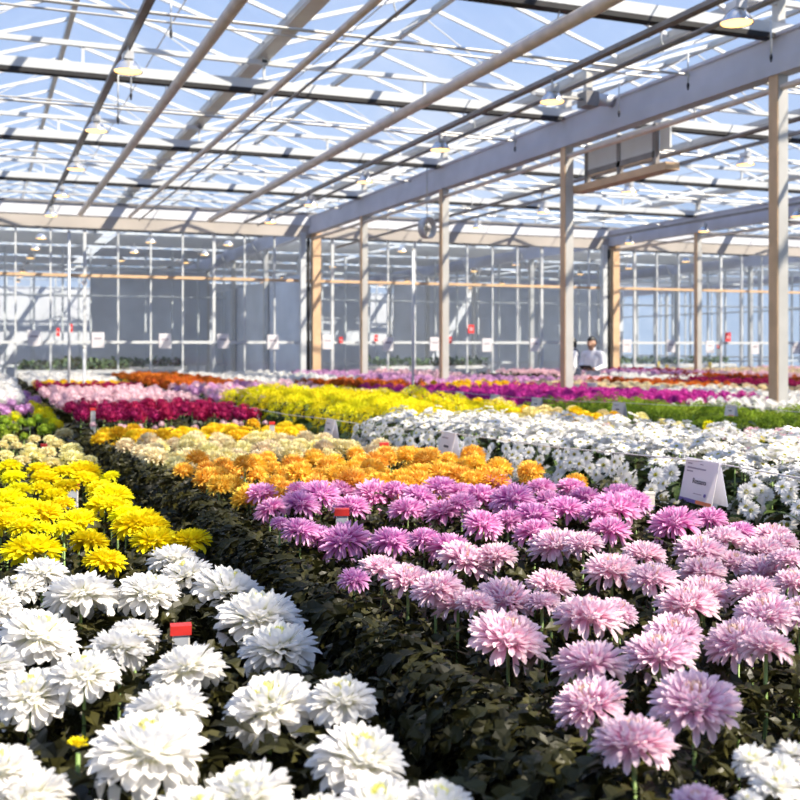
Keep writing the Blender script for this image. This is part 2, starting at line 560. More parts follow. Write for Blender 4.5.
def flower(kind, x, y, z, D, label, group=None, parts=3, lean=None, fol=None, height=1.0):
    """one cut-flower plant: Empty at the soil, stem, foliage and a single bloom on top"""
    COUNT[kind] = COUNT.get(kind, 0) + 1
    t = thing(KIND_NAME[kind], label, 'flower', (x, y, 0), random.uniform(0, 2 * PI), group)
    lx, ly = lean if lean else (random.gauss(0, .13), -.08 + random.gauss(0, .13))
    # the lean is given in world axes; the root is turned, so turn it back
    a = -t.rotation_euler.z
    wl = (lx * math.cos(a) - ly * math.sin(a), lx * math.sin(a) + ly * math.cos(a))
    zb = z - .08 * D
    h = obj('flower_head', random.choice(HEADS[kind]), t, (0, 0, zb), (-wl[1], wl[0], random.uniform(0, 6.28)), (D, D, D * height))
    if kind == 'white':
        obj('flower_centre', random.choice(CENTRE_WHITE), h, (0, 0, .02))
    if kind == 'blush':
        obj('flower_centre', random.choice(CENTRE_BLUSH), h, (0, 0, .02))
    zs = zb - .12 * D
    obj('stem', STEM, t, (0, 0, zs), None, (1, 1, zs))
    obj('foliage', random.choice(fol or FOL), t, (0, 0, zb), None, random.uniform(.9, 1.1))
    return t


def place_list(kind, rows, patch, rowgap, zf=None, wide=1.0, height=1.0, taken=None):
    """blooms read off the photograph as (column, row, width); sorted into rows so that every label names one bloom"""
    pts = []
    for px, py, w in rows:
        z = ztop(at_z(px, py, 1.07).y) - .03 + random.uniform(-.02, .02)
        p = at_z(px, py, z)
        d = p.x * ST + p.y * CT
        pts.append((p, w * d / F * wide))
    pts.sort(key=lambda q: q[0].y)
    out, row = [], []
    for q in pts:
        if row and q[0].y - row[0][0].y > rowgap * (1 + .10 * q[0].y):
            out.append(row); row = []
        row.append(q)
    out.append(row)
    for i, row in enumerate(out):
        row.sort(key=lambda q: q[0].x, reverse=patch[2])
        for j, (p, D) in enumerate(row):
            nth = f'{ORD[j]} from the aisle' if len(row) > 1 else 'the only one'
            flower(kind, p.x, p.y, p.z, D, f'{patch[0]}, {nth} in {ORD[i]} row of the {patch[1]}', height=height)


# ------------------------------------------------------------------ the building
GX = [8.15 + 4.65 * k for k in range(-4, 7)]       # gutter lines
BX = [8.15 + 9.3 * k for k in range(-2, 4)]        # post and beam lines
TY = [9.2 + 4.5 * k for k in range(0, 11)]        # truss lines, the wall stands at 27.2
WY = 26.9
ZB = 4.57                                          # underside of the long beams
ZT = 5.02                                          # truss lower chord
ZG = 5.50                                          # gutter
ZR = 6.25                                          # ridge
Y0, Y1 = -6.0, 56.0
XL, XR = GX[0], GX[-1]

struct('floor', MB().box((XL, Y0, -.12), (XR, WY + .4, 0)), M['soil'])
struct('floor_beyond', MB().box((XL, WY + .4, -.12), (XR, Y1, 0)), M['concrete'])
ceil = struct_root('ceiling')
for g0, g1 in zip(GX[:-1], GX[1:]):
    xm = (g0 + g1) / 2
    for xa, xb in ((g0, xm), (g1, xm)):
        n = Vector((-(ZR - ZG), 0, xb - xa)) if xb > xa else Vector(((ZR - ZG), 0, xa - xb))
        n.normalize()
        o1 = n * .006
        a0, a1, b0, b1 = Vector((xa, Y0, ZG)), Vector((xa, Y1, ZG)), Vector((xb, Y0, ZR)), Vector((xb, Y1, ZR))
        V = [a0, a1, b1, b0] + [p + o1 for p in (a0, a1, b1, b0)]
        struct('roof_glass', MB().add([tuple(p) for p in V], np.array([(0, 1, 2, 3), (7, 6, 5, 4), (0, 4, 5, 1), (1, 5, 6, 2), (2, 6, 7, 3), (3, 7, 4, 0)])), M['glass'], ceil)
        mb = MB()
        y = Y0 + .2
        while y < Y1:
            mb.beam((xa, y, ZG), (xb, y, ZR), .032, .05)
            y += 1.125
        for q in (.5,):
            mb.beam((xa + (xb - xa) * q, Y0, ZG + (ZR - ZG) * q), (xa + (xb - xa) * q, Y1, ZG + (ZR - ZG) * q), .016, .016)
        struct('roof_bars', mb, M['alu'], ceil)
    struct('ridge', MB().beam((xm, Y0, ZR), (xm, Y1, ZR), .07, .09), M['galv'], ceil)
for g in GX:
    mb = MB()
    mb.beam((g, Y0, ZG - .03), (g, Y1, ZG - .03), .20, .05)
    mb.beam((g - .10, Y0, ZG + .02), (g - .10, Y1, ZG + .02), .02, .10)
    mb.beam((g + .10, Y0, ZG + .02), (g + .10, Y1, ZG + .02), .02, .10)
    struct('gutter', mb, M['galv'], ceil)

for iy, ty in enumerate(TY):
    mb = MB()
    mb.beam((XL, ty, ZT + .36), (XR, ty, ZT + .36), .07, .06)
    mb.beam((XL, ty, ZT + .06), (XR, ty, ZT + .06), .12, .12)
    x = XL
    while x < XR - .5:
        mb.beam((x, ty, ZT + .05), (x, ty, ZT + .36), .035)
        x += 2.325
    for g in GX:
        mb.beam((g, ty, ZT + .36), (g, ty, ZG), .07)
        # braces that rise to the ridges
        if g < XR - 1:
            mb.beam((g + .9, ty, ZT + .36), (g + 2.325, ty, ZR), .014)
            mb.beam((g + 3.75, ty, ZT + .36), (g + 2.325, ty, ZR), .014)
    tr = struct('beam_truss', mb, M['white_steel'])
    sc = MB()
    for b0, b1 in zip(BX[:-1], BX[1:]):
        sc.beam((b0 + .12, ty, ZT - .03), (b1 - .12, ty, ZT - .03), .14, .055)
    struct('folded_screen', sc, M['black_cloth'], tr)
    # screen wires between trusses
    mb = MB()
    mb.tube([(XL, ty + 1.5, ZT - .08), (XR, ty + 1.5, ZT - .08)], .018, 6)
    mb.tube([(XL, ty + 3.0, ZT + .30), (XR, ty + 3.0, ZT + .30)], .014, 6)
    struct('trim_screen_rod', mb, M['galv'])

for bx in BX:
    mb = MB()
    for a, b in zip([Y0, .2, 4.7] + TY[:-1], [.2, 4.7] + TY):
        mb.box((bx - .10, a, ZB), (bx + .10, b, ZB + .16))
        mb.box((bx - .06, a, ZB + .16), (bx + .06, b, ZB + .44))
        mb.box((bx - .085, a, ZB + .42), (bx + .085, b, ZB + .46))
    struct('beam', mb, M['beam'])
    for ty in TY:
        if abs(ty - 27.2) < .2:
            continue
        p = MB()
        p.box((bx - .065, ty - .075, 0), (bx + .065, ty + .075, ZB))
        p.box((bx - .05, ty - .05, ZB), (bx + .05, ty + .05, ZG - .05))
        pr = struct('pillar', p, M['galv'])
        struct('base_plate', MB().box((bx - .13, ty - .13, 0), (bx + .13, ty + .13, .02)), M['dark_steel'], pr)
        if ty < 27:
            struct('tan_side_strip', MB().box((bx - .078, ty - .07, 0), (bx - .0655, ty + .07, ZB)), M['tan'], pr)  # thin tan strip along the left face of the pillar
        br = MB()
        br.beam((bx - .07, ty, ZB - .45), (bx - .6, ty, ZT + .02), .03)
        br.beam((bx + .07, ty, ZB - .45), (bx + .6, ty, ZT + .02), .03)
        if ty > 27:
            struct('brace', br, M['galv'], pr)

# glazed partition at the far end of the beds
wall = struct_root('wall_back')
mull, post, rail, white = MB(), MB(), MB(), MB()
x = XL
k = 0
while x < XR:
    w = .075 if k % 4 == 0 else .04
    mull.box((x - w / 2, WY - .03, 0), (x + w / 2, WY + .04, ZT))
    x += .80; k += 1
rail.box((XL, WY - .05, 3.30), (XR, WY + .05, 3.37))
white.box((XL, WY - .05, 1.66), (XR, WY + .05, 1.73))
white.box((XL, WY - .05, 0), (XR, WY + .05, .35))
struct('mullions', mull, M['white_steel'], wall)
struct('transom', rail, M['tan'], wall)
struct('low_rail', white, M['white_steel'], wall)
eave = MB().box((XL, WY - .12, 4.80), (XR, WY + .10, 5.08))
struct('eave_band', eave, M['panel'], wall)
struct('eave_board', MB().box((XL, WY - .10, 4.50), (XR, WY + .10, 4.80)), M['board'], wall)
struct('eave_lip', MB().box((XL, WY - .16, 5.08), (XR, WY + .1, 5.14)), M['dark_steel'], wall)
struct('wall_glass', MB().box((XL, WY, .35), (XR, WY + .008, 4.5)), M['wall_glass'], wall)
gab = MB()
for g0, g1 in zip(GX[:-1], GX[1:]):
    xm = (g0 + g1) / 2
    V = [(g0, WY, 5.14), (g1, WY, 5.14), (g1, WY, ZG), (xm, WY, ZR), (g0, WY, ZG)]
    V += [(a, b + .008, c) for a, b, c in V]
    gab.add(V, [np.arange(5), np.arange(5)[::-1] + 5])
struct('gable_glass', gab, M['wall_glass'], wall)
for bx in BX:
    wp = MB().box((bx - .34, WY - .22, 0), (bx - .20, WY - .06, 4.6))
    struct('pillar', wp, M['white_steel'])
    wp = MB().box((bx - .02, WY - .26, 0), (bx + .20, WY - .06, 4.6))
    struct('pillar', wp, M['tan'])
    dp = MB().tube([(bx - .12, WY - .17, 0), (bx - .12, WY - .17, 4.45)], .045, 8)
    tag(obj('down_pipe', dp.mesh('down_pipe', M['black_cloth'], True)), f'black down pipe by the tan corner post of the glass wall, {ORD[BX.index(bx)]} beam line', 'pipe')

# walls that close the place off, all of glass and sheet
for nm, xx in (('wall_left', XL), ('wall_right', XR)):
    w = struct_root(nm)
    m2 = MB(); y = Y0
    while y < Y1:
        m2.box((xx - .03, y - .03, 0), (xx + .03, y + .03, ZG)); y += 2.25
    m2.box((xx - .04, Y0, 1.0), (xx + .04, Y1, 1.08)); m2.box((xx - .04, Y0, 3.3), (xx + .04, Y1, 3.37))
    struct('mullions', m2, M['white_steel'], w)
    struct('wall_glass', MB().box((xx, Y0, 0), (xx + .008, Y1, ZG)), M['wall_glass'], w)
w = struct_root('wall_far')
m2 = MB(); x = XL
while x < XR:
    m2.box((x - .04, Y1 - .04, 0), (x + .04, Y1 + .04, ZR)); x += 1.16
struct('mullions', m2, M['white_steel'], w)
struct('far_sheet', MB().box((XL, Y1, 0), (XR, Y1 + .02, 4.6)), M['panel'], w)
w = struct_root('wall_front')
struct('wall_glass', MB().box((XL, Y0, 0), (XR, Y0 + .008, ZG)), M['wall_glass'], w)
m2 = MB(); x = XL
while x < XR:
    m2.box((x - .04, Y0 - .04, 0), (x + .04, Y0 + .04, ZG)); x += 1.16
struct('mullions', m2, M['white_steel'], w)
# a second glazed partition further on
w = struct_root('wall_middle')
m2 = MB(); x = XL
while x < XR:
    m2.box((x - .03, 37.7, 0), (x + .03, 37.78, ZT)); x += .93
for z in (.9, 1.7, 3.3, 4.3):
    m2.box((XL, 37.68, z), (XR, 37.80, z + .07))
struct('mullions', m2, M['white_steel'], w)
# cloths added over the next compartment to keep the sun out and darken it
for g0, g1 in zip(GX[:-1], GX[1:]):
    for ty in TY:
        if ty > 31 and ty < 54:
            struct('ceiling_added_cloth', MB().box((g0 + .25, ty + .4, ZT - .10), (g1 - .15, ty + 4.0, ZT - .09)), M['cloth'])
# grey screens hanging in the next compartment
for nm, x0, x1, y0, y1, z0, z1 in (('curtain', 3.7, 8.0, 40, 40.05, .9, 4.4), ('curtain', 8.3, 17.2, 47, 47.05, .4, 4.4), ('curtain', 8.25, 8.30, 27.9, 40, .5, 3.6), ('curtain', 17.6, 30, 45, 45.05, .4, 4.4)):
    struct('trim_' + nm, MB().box((x0, y0, z0), (x1, y1, z1)), M['bluegrey'])

# ------------------------------------------------------------------ pipes, rails, lamps
def long_pipe(name, X, z, r, m, label, cat='pipe', y0=Y0 + .3, y1=WY - .35, k=10, top=ZT - .06):
    t = thing(name, label, cat, (X, 0, z))
    obj('pipe', MB().tube([(0, y0, 0), (0, y1, 0)], r, k).mesh('pipe', m, True), t)
    hg = MB()
    for ty in TY:
        if y0 < ty < y1:
            hk = MB().tube([(0, ty, -r - .01), (r + .012, ty, 0), (0, ty, r + .015), (-.02, ty, min(.09, top - z)), (0, ty, max(top - z, r + .02))], .008, 5)
            obj('pipe_hanger', hk.mesh('pipe_hanger', M['white_steel'], True), t)
    return t


HP = 3.2
long_pipe('heating_pipe', HP * CT / 1.342, ZC + HP, .062, M['pipe'], 'pale brown overhead pipe nearest the lamp rail over the white flower bed')
long_pipe('heating_pipe', HP * CT / .877, ZC + HP, .042, M['pipe'], 'thin brown overhead pipe between the two thicker brown pipes')
long_pipe('heating_pipe', HP * CT / .552, ZC + HP, .072, M['pipe'], 'thick brown overhead pipe nearest the paired dark rails')
long_pipe('heating_pipe', 8.15 - .02, ZB - .14, .035, M['pipe'], 'brown pipe slung close under the big grey roof beam', top=ZB - .01)
long_pipe('heating_pipe', 17.43, ZB - .14, .035, M['pipe'], 'brown pipe under the further grey roof beam beside the tan wall post', top=ZB - .01)
long_pipe('screen_rail', 6.45, ZC + 3.25, .035, M['dark_steel'], 'dark rail, upper of the pair beside the thick brown overhead pipe', 'rail')
long_pipe('screen_rail', 6.62, ZC + 3.12, .028, M['dark_steel'], 'dark rail, lower of the pair beside the thick brown overhead pipe', 'rail')
long_pipe('screen_rail', 8.75, ZB - .35, .03, M['dark_steel'], 'grey rail passing behind the white panel unit', 'rail', top=ZT - .06)
long_pipe('screen_rail', 3.62, ZC + 3.12, .018, M['dark_steel'], 'thin dark rail close beside the thin brown overhead pipe', 'rail')

bell = MB()
bell.lathe([(.05, .10), (.075, .085), (.12, .03), (.150, -.02), (.152, -.028), (.144, -.024), (.11, .022), (.06, .07)], 20)
BELL = bell.mesh('reflector', M['reflector'], True)
hs = MB(); hs.box((-.045, -.09, .09), (.045, .09, .17)); hs.box((-.055, -.07, .10), (.055, .07, .16))
HOUS = hs.mesh('housing', M['lamp_body'])
BULB = MB().lathe([(.001, -.042), (.06, -.040), (.10, -.034), (.136, -.024), (.136, -.014), (.001, -.010)], 20).mesh('bulb', M['bulb'], True)
HANG = MB().tube([(0, 0, .17), (0, 0, .25)], .012, 6).mesh('hanger', M['white_steel'], True)
ROWN = ['above the white flowers', 'beside the thick brown pipe', 'beyond the big beam', 'by the further beam']
for r, (X, zz, d0) in enumerate(((1.42, ZC + 2.9, 11.0), (6.29, ZC + 2.92, 9.42), (11.45, ZC + 2.95, 13.9), (16.95, ZC + 2.92, 17.4))):
    y = (d0 - X * ST) / CT
    tr = thing('lamp_rail', f'dark rail carrying the row of round lamps {ROWN[r]}', 'rail', (X, 0, zz + .27))
    obj('rail', MB().beam((0, Y0 + .3, 0), (0, WY - .3, 0), .07, .05).mesh('rail', M['dark_steel']), tr)
    obj('cable', MB().tube([(.06, Y0 + .3, .03), (.06, WY - .3, .03)], .012, 5).mesh('cable', M['cable']), tr)
    n = 0
    while y < WY - .6:
        t = thing('grow_lamp', f'lit round grow lamp, {ORD[n]} from the viewer in the row {ROWN[r]}', 'lamp', (X, y, zz))
        obj('reflector', BELL, t); obj('housing', HOUS, t); obj('bulb', BULB, t); obj('hanger', HANG, t)
        y += 3.28; n += 1
# lamps of the next compartment, seen small through the glass wall
for X in (1.42, 4.2, 6.3, 11.45, 16.95, 21.5):
    for k in range(7):
        t = thing('grow_lamp', 'small lit lamp seen through the glass wall in the next compartment', 'lamp', (X, 28.6 + k * 3.28, 4.4), 0, 'lamps beyond the glass wall')
        obj('reflector', BELL, t); obj('bulb', BULB, t); obj('hanger', HANG, t)

# white panel unit under the beam
pu = thing('panel_unit', 'grey framed unit with two white panels hanging under the big grey beam', 'panel', (8.35, 0, 0))
fr = MB()
ya, yb = 11.75, 13.45
for yy in (ya, (ya + yb) / 2, yb):
    fr.box((-.03, yy - .04, 4.02), (.03, yy + .04, ZB))
fr.box((-.03, ya, 4.12), (.03, yb, 4.20))
obj('frame', fr.mesh('frame', M['dark_steel']), pu)
for a, b in ((ya + .04, (ya + yb) / 2 - .04), ((ya + yb) / 2 + .04, yb - .04)):
    obj('panel', MB().box((-.018, a, 4.20), (.018, b, ZB)).mesh('panel', M['white_steel']), pu)
obj('drip_tray', MB().box((-.10, ya - .35, 3.90), (.12, yb + .3, 4.0)).mesh('drip_tray', M['tan']), pu)
obj('side_cover', MB().box((.02, ya - .28, 4.2), (.05, ya - .06, ZB)).mesh('side_cover', M['white_steel']), pu)

# drive motor on the truss by the beam
p = at_x(588, 100, 7.7)
dm = thing('drive_motor', 'dark geared motor mounted on the truss beside the big grey beam', 'motor', p)
obj('gearbox', MB().box((-.10, -.12, -.10), (.10, .12, .10)).mesh('gearbox', M['dark_steel']), dm)
obj('motor_body', MB().tube([(.10, 0, .02), (.42, 0, .02)], .085, 14).mesh('motor_body', M['lamp_body'], True), dm)
obj('drive_shaft', MB().tube([(-.8, 0, 0), (-.1, 0, 0)], .02, 8).mesh('drive_shaft', M['galv'], True), dm)
obj('bracket', MB().box((-.05, -.04, .10), (.05, .04, .38)).mesh('bracket', M['galv']), dm)

# round circulation fan
p = at_x(427, 228, 7.85)
fn = thing('circulation_fan', 'round white circulation fan hanging beside the third steel post', 'fan', p, .5)
ring = MB().lathe([(.19, -.07), (.20, -.07), (.205, .07), (.19, .07), (.185, 0), (.19, -.07)], 26)
me = ring.mesh('ring', M['white_steel'], True)
obj('ring', me, fn, (0, 0, 0), (PI / 2, 0, 0))
obj('motor', MB().tube([(0, -.07, 0), (0, .07, 0)], .05, 12).mesh('motor', M['dark_steel'], True), fn)
for k in range(5):
    bl = MB(); a = k * 2 * PI / 5
    mt = Matrix.Rotation(a, 4, 'Y') @ Matrix.Rotation(.5, 4, 'Z')
    bl.box((.04, -.004, -.04), (.175, .004, .05), 0, mt)
    obj('blade', bl.mesh('blade', M['galv']), fn)
for k in range(3):
    a = k * 2 * PI / 3 + .3
    obj('spoke', MB().beam((.05 * math.cos(a), .06, .05 * math.sin(a)), (.20 * math.cos(a), .06, .20 * math.sin(a)), .012).mesh('spoke', M['white_steel']), fn)
obj('hanger', MB().tube([(0, 0, .19), (0, 0, ZT - p.z)], .012, 6).mesh('hanger', M['galv'], True), fn)

# hanging irrigation nozzles
for px, pt, pb, X, words_ in ((171, -6, 38, 1.80, 'between the lamp rail and the thin brown pipe'), (118, 72, 124, 1.5, 'just under the second roof truss beside the lamp row'),
                              (131, 70, 100, 1.62, 'shorter one beside the lamp row'), (619, 78, 117, 7.8, 'in front of the big beam by the panel unit'),
                              (688, 30, 90, 7.6, 'in front of the big beam nearest the large steel post'), (771, 38, 62, 7.9, 'close to the head of the large steel post'),
                              (515, 122, 152, 7.7, 'in front of the big beam nearest the round fan')):
    b = at_x(px, pb, X); a = b + Vector((0, 0, .40 if b.z < 5 else .2))
    t = thing('hanging_nozzle', f'white hose with dark nozzle {words_}', 'nozzle', a)
    h = max(ZT - .02 - a.z, .05)
    obj('hose', MB().tube([(0, 0, max(h, .05)), (0, 0, b.z - a.z + .08)], .009, 6).mesh('hose', M['white_steel'], True), t)
    obj('nozzle_tip', MB().tube([(0, 0, b.z - a.z + .08), (0, 0, b.z - a.z + .05), (0, 0, b.z - a.z)], [.012, .018, .008], 8).mesh('nozzle_tip', M['black_cloth'], True), t)

# thin white uprights standing in the beds
for px, pt, py, d, words_ in ((69, 232, 388, 17.5, 'among the light pink flowers, tallest of the slim rods'), (84, 348, 388, 17.0, 'short, beside the tall slim rod'), (413, 250, 392, 15.8, 'by the magenta flowers near the third steel post')):
    a, b = at_depth(px, pt, d), at_depth(px, py, d)
    t = thing('support_rod', f'slim white upright rod {words_}', 'rod', (b.x, b.y, 0))
    obj('rod', MB().tube([(0, 0, 0), (0, 0, a.z)], .022, 8).mesh('rod', M['white_steel'], True), t)
    obj('rod_cap', MB().tube([(0, 0, a.z), (0, 0, a.z + .02)], .028, 8).mesh('rod_cap', M['galv'], True), t)

# sheets and signs on the glass wall
SHEETS = [(34, 338), (98, 340), (165, 341), (223, 341), (273, 342), (328, 342), (388, 344), (435, 344), (487, 345), (535, 345), (627, 346), (671, 346), (710, 347), (755, 348), (796, 348)]
for i, (px, py) in enumerate(SHEETS):
    p = at_y(px, py, WY - .07)
    near = 'counted from the lamp rail end'
    t = thing('paper_sheet', f'white paper sheet hung on the glass wall, {ORD[i]} {near}', 'sheet', p)
    obj('page', MB().box((-.15, -.006, -.19), (.15, 0, .19)).mesh('page', M['paper']), t)
    obj('print', MB().box((-.09, -.009, .02), (.09, -.0065, .06)).mesh('print', M['ink_soft']), t)
for px, py, w, h, words_ in ((58, 332, .07, .20, 'beside the tall slim rod'), (71, 328, .07, .20, 'just behind the tall slim rod'), (471, 329, .18, .24, 'by the thin tan post'), (728, 337, .20, .28, 'by the slim post near the large steel post'),
                             (341, 340, .10, .16, 'close to the corner posts'), (376, 338, .10, .18, 'by the fourth steel post'), (450, 340, .10, .18, 'behind the third steel post'), (718, 347, .10, .10, 'small, under the larger red sign')):
    p = at_y(px, py, WY - .10)
    t = thing('fire_sign', f'red safety sign on the glass wall {words_}', 'sign', p)
    obj('plate', MB().box((-w / 2, -.01, -h / 2), (w / 2, 0, h / 2)).mesh('plate', M['sign_red']), t)
    obj('pictogram', MB().lathe([(w * .28, 0), (w * .28, .004), (w * .14, .004), (w * .14, 0)], 16).mesh('pictogram', M['paper']), t, (0, -.010, 0), (PI / 2, 0, 0))
for px, py, words_ in ((658, 366, 'nearest the two people'), (667, 369, 'lowest of the three'), (710, 366, 'nearest the slim post')):
    p = at_y(px, py, WY + 1.2)
    t = thing('sticky_trap', f'yellow card behind the glass wall, {words_}', 'card', (p.x, p.y, 0))
    obj('card', MB().box((-.06, -.005, p.z - .14), (.06, .005, p.z + .14)).mesh('card', M['yellow_plastic']), t)
    obj('stick', MB().tube([(0, 0, 0), (0, 0, p.z - .14)], .006, 5).mesh('stick', M['stake']), t)

# ------------------------------------------------------------------ flowers read off the photograph
WHITE = [(174, 556, 50), (186, 571, 54), (42, 569, 50), (18, 585, 44), (81, 591, 76), (149, 588, 64), (229, 586, 78), (258, 611, 88), (279, 642, 80), (39, 630, 82), (135, 631, 52),
         (120, 643, 62), (186, 663, 78), (84, 669, 70), (30, 690, 80), (270, 699, 92), (342, 694, 70), (147, 742, 116), (166, 703, 84), (360, 752, 98), (246, 788, 96), (26, 792, 92),
         (0, 764, 74), (378, 800, 88), (440, 800, 72), (-12, 660, 70), (-8, 600, 56), (196, 812, 90), (316, 816, 80), (100, 826, 90)]
place_list('white', WHITE, ('large white chrysanthemum', 'white patch', True), .10, wide=1.12, height=.86)
YELLOW = [(32, 545, 62), (89, 538, 42), (105, 557, 44), (138, 519, 54), (154, 536, 50), (190, 537, 46), (112, 492, 44), (104, 502, 40), (79, 518, 44), (44, 509, 42), (8, 519, 38), (5, 496, 40),
          (24, 524, 32), (54, 494, 30), (42, 486, 24), (83, 468, 40), (86, 477, 30), (110, 475, 20), (46, 476, 32), (39, 467, 26), (13, 475, 26), (10, 464, 26), (45, 527, 22), (1, 508, 30),
          (62, 502, 28), (26, 503, 28), (66, 484, 28), (62, 470, 26), (118, 505, 36), (126, 512, 36), (100, 486, 30), (20, 487, 26), (64, 526, 26), (150, 524, 44), (22, 512, 30)]
place_list('yellow', YELLOW, ('bright yellow flat chrysanthemum', 'flat yellow patch', True), .16, wide=1.06, height=.85)
PALE1 = [(71, 457, 36), (32, 454, 36), (5, 454, 20), (64, 432, 22), (56, 443, 24), (71, 448, 28), (47, 451, 22), (10, 438, 20), (17, 445, 16), (34, 438, 16), (50, 438, 16), (20, 460, 24), (50, 462, 26), (90, 459, 20), (2, 444, 18), (30, 446, 18)]
place_list('pale', PALE1, ('pale lemon chrysanthemum', 'pale lemon patch', True), .5, wide=.92, height=.8)
GREENP = [(5, 420, 16), (30, 422, 13), (38, 418, 14), (44, 429, 16), (47, 422, 12), (6, 434, 13), (24, 436, 11), (21, 421, 11), (14, 427, 12), (2, 428, 12), (52, 427, 12)]
place_list('green', GREENP, ('lime green pompom chrysanthemum', 'lime patch', True), .7)
YP = [(36, 408, 16), (15, 416, 16), (41, 414, 18), (50, 417, 15), (54, 422, 13), (47, 411, 14), (32, 404, 12), (58, 424, 13)]
place_list('yellowpom', YP, ('round yellow pompom chrysanthemum', 'yellow pompom patch', True), .9)
PURP = [(24, 395, 15), (31, 402, 16), (5, 401, 15), (12, 403, 12), (10, 396, 13), (21, 409, 14), (7, 411, 13), (18, 399, 13), (28, 408, 14), (1, 407, 12), (36, 399, 12), (3, 394, 12), (15, 392, 12)]
place_list('purple', PURP, ('round purple pompom chrysanthemum', 'purple pompom patch', True), 1.2)

PINK = [(610, 526, 42), (674, 518, 52), (710, 515, 34), (534, 528, 42), (540, 485, 32), (572, 485, 32), (619, 491, 36), (617, 503, 50), (566, 505, 42), (534, 511, 42), (508, 517, 32), (483, 520, 42),
        (512, 494, 46), (481, 493, 42), (495, 481, 36), (740, 528, 30), (598, 508, 34), (262, 490, 34), (270, 506, 34), (300, 500, 42), (320, 490, 42), (352, 503, 38), (374, 490, 42), (408, 506, 40),
        (444, 508, 40), (440, 484, 36), (420, 493, 36), (300, 526, 38), (344, 535, 54), (318, 533, 38), (392, 537, 46), (424, 535, 34), (448, 543, 46), (354, 576, 32), (280, 521, 20), (300, 488, 30),
        (342, 488, 32), (396, 488, 32), (462, 490, 34), (548, 498, 34), (585, 494, 34), (636, 498, 34), (462, 500, 34)]
place_list('pink', PINK, ('orchid pink chrysanthemum', 'orchid pink patch', False), .14, wide=1.14, height=.84)
BLUSH = [(557, 540, 57), (583, 540, 40), (723, 535, 44), (772, 533, 44), (700, 546, 52), (763, 546, 47), (644, 550, 44), (702, 567, 48), (765, 565, 50), (793, 578, 44), (612, 565, 57), (653, 574, 52),
         (704, 588, 54), (753, 586, 50), (687, 599, 62), (765, 608, 60), (551, 580, 48), (506, 593, 58), (542, 599, 36), (589, 610, 70), (619, 608, 40), (476, 600, 40), (508, 631, 80), (738, 635, 68),
         (766, 642, 54), (674, 629, 58), (659, 648, 72), (591, 656, 74), (589, 697, 74), (695, 695, 86), (634, 734, 82), (697, 800, 56), (495, 552, 46), (466, 555, 58), (382, 565, 46), (408, 575, 50),
         (436, 583, 52), (458, 599, 54), (788, 556, 40), (735, 560, 40), (800, 610, 50), (780, 540, 36)]
place_list('blush', BLUSH, ('pale pink chrysanthemum', 'pale pink patch', False), .12, wide=1.12, height=.80)


def visible(x, y, z, m=45):
    if any(abs(x - b) < .2 for b in BX) and any(abs(y - t_) < .22 for t_ in TY):
        return False
    px, py, d = pix(x, y, z)
    return d > .6 and -m < px < 800 + m and py < 800 + m


def grid(kind, x0, x1, y0, y1, gx, gy, D, desc, patch, dz=0.0, fol=None, group=None, rev=False, jit=.22, height=1.0, side='the aisle'):
    """a bed of single blooms in staggered rows"""
    kinds = kind if isinstance(kind, (list, tuple)) else [kind]
    i = 0; y = y0
    while y < y1:
        j = 0
        xs = list(np.arange(x0 + (gx / 2 if i % 2 else 0), x1, gx))
        if rev: xs.reverse()
        for x in xs:
            xx, yy = x + random.gauss(0, gx * jit), y + random.gauss(0, gy * jit)
            z = ztop(yy) + dz + random.gauss(0, .022)
            if visible(xx, yy, z):
                kd = random.choice(kinds)
                lab = f'{desc[kinds.index(kd)] if isinstance(desc, (list, tuple)) else desc}, {ORD[j]} from {side} {ORD[min(i, 19)]} row of {patch}'
                flower(kd, xx, yy, z, D * random.uniform(.85, 1.15), lab, group or f'{patch} flowers', fol=fol or FOL_LOW, height=height)
            j += 1
        y += gy; i += 1


grid('orange', .90, 2.28, 3.78, 5.25, .15, .16, .125, 'orange chrysanthemum', 'the orange patch', fol=FOL, dz=-.045)
grid(['pale', 'cream', 'pale'], .88, 2.28, 5.30, 7.25, .165, .185, .145, ['straw yellow chrysanthemum', 'creamy pink chrysanthemum', 'straw yellow chrysanthemum'], 'the straw patch', dz=-.07)
grid('golden', .88, 2.30, 7.35, 8.85, .17, .20, .15, 'golden yellow chrysanthemum', 'the golden patch', dz=-.08)
grid('rosy', .88, 2.30, 8.95, 9.3, .15, .18, .065, 'light pink chrysanthemum', 'the narrow pink strip', dz=-.09)
grid('crimson', .88, 2.35, 9.5, 12.0, .18, .24, .15, 'dark crimson chrysanthemum', 'the crimson patch')
grid('rosy', .86, 2.40, 12.3, 16.6, .19, .27, .17, 'light pink pompom chrysanthemum', 'the light pink pompom patch')
grid('whitepom', -.1, .50, 13.6, 18.5, .2, .28, .19, 'round white pompom chrysanthemum', 'the far white pompom patch', rev=True)
grid(['yellowpom', 'rosy', 'pale'], 4.30, 5.15, 4.6, 7.2, .20, .24, .10, ['yellow pompom chrysanthemum', 'light pink pompom chrysanthemum', 'pale lemon chrysanthemum'], 'the mixed pompom strip', dz=-.06, side='the daisy bed')
grid(['golden', 'pale'], 4.30, 5.15, 7.3, 13, .19, .28, .15, ['golden yellow chrysanthemum', 'straw yellow chrysanthemum'], 'the golden strip', side='the daisy bed')
grid(['lilac', 'rosy'], 2.85, 4.2, 13.3, 17.3, .19, .27, .17, ['lilac pompom chrysanthemum', 'light pink pompom chrysanthemum'], 'the lilac patch')

# sprays: many small blooms on one plant
DAISY_HEADS = 0


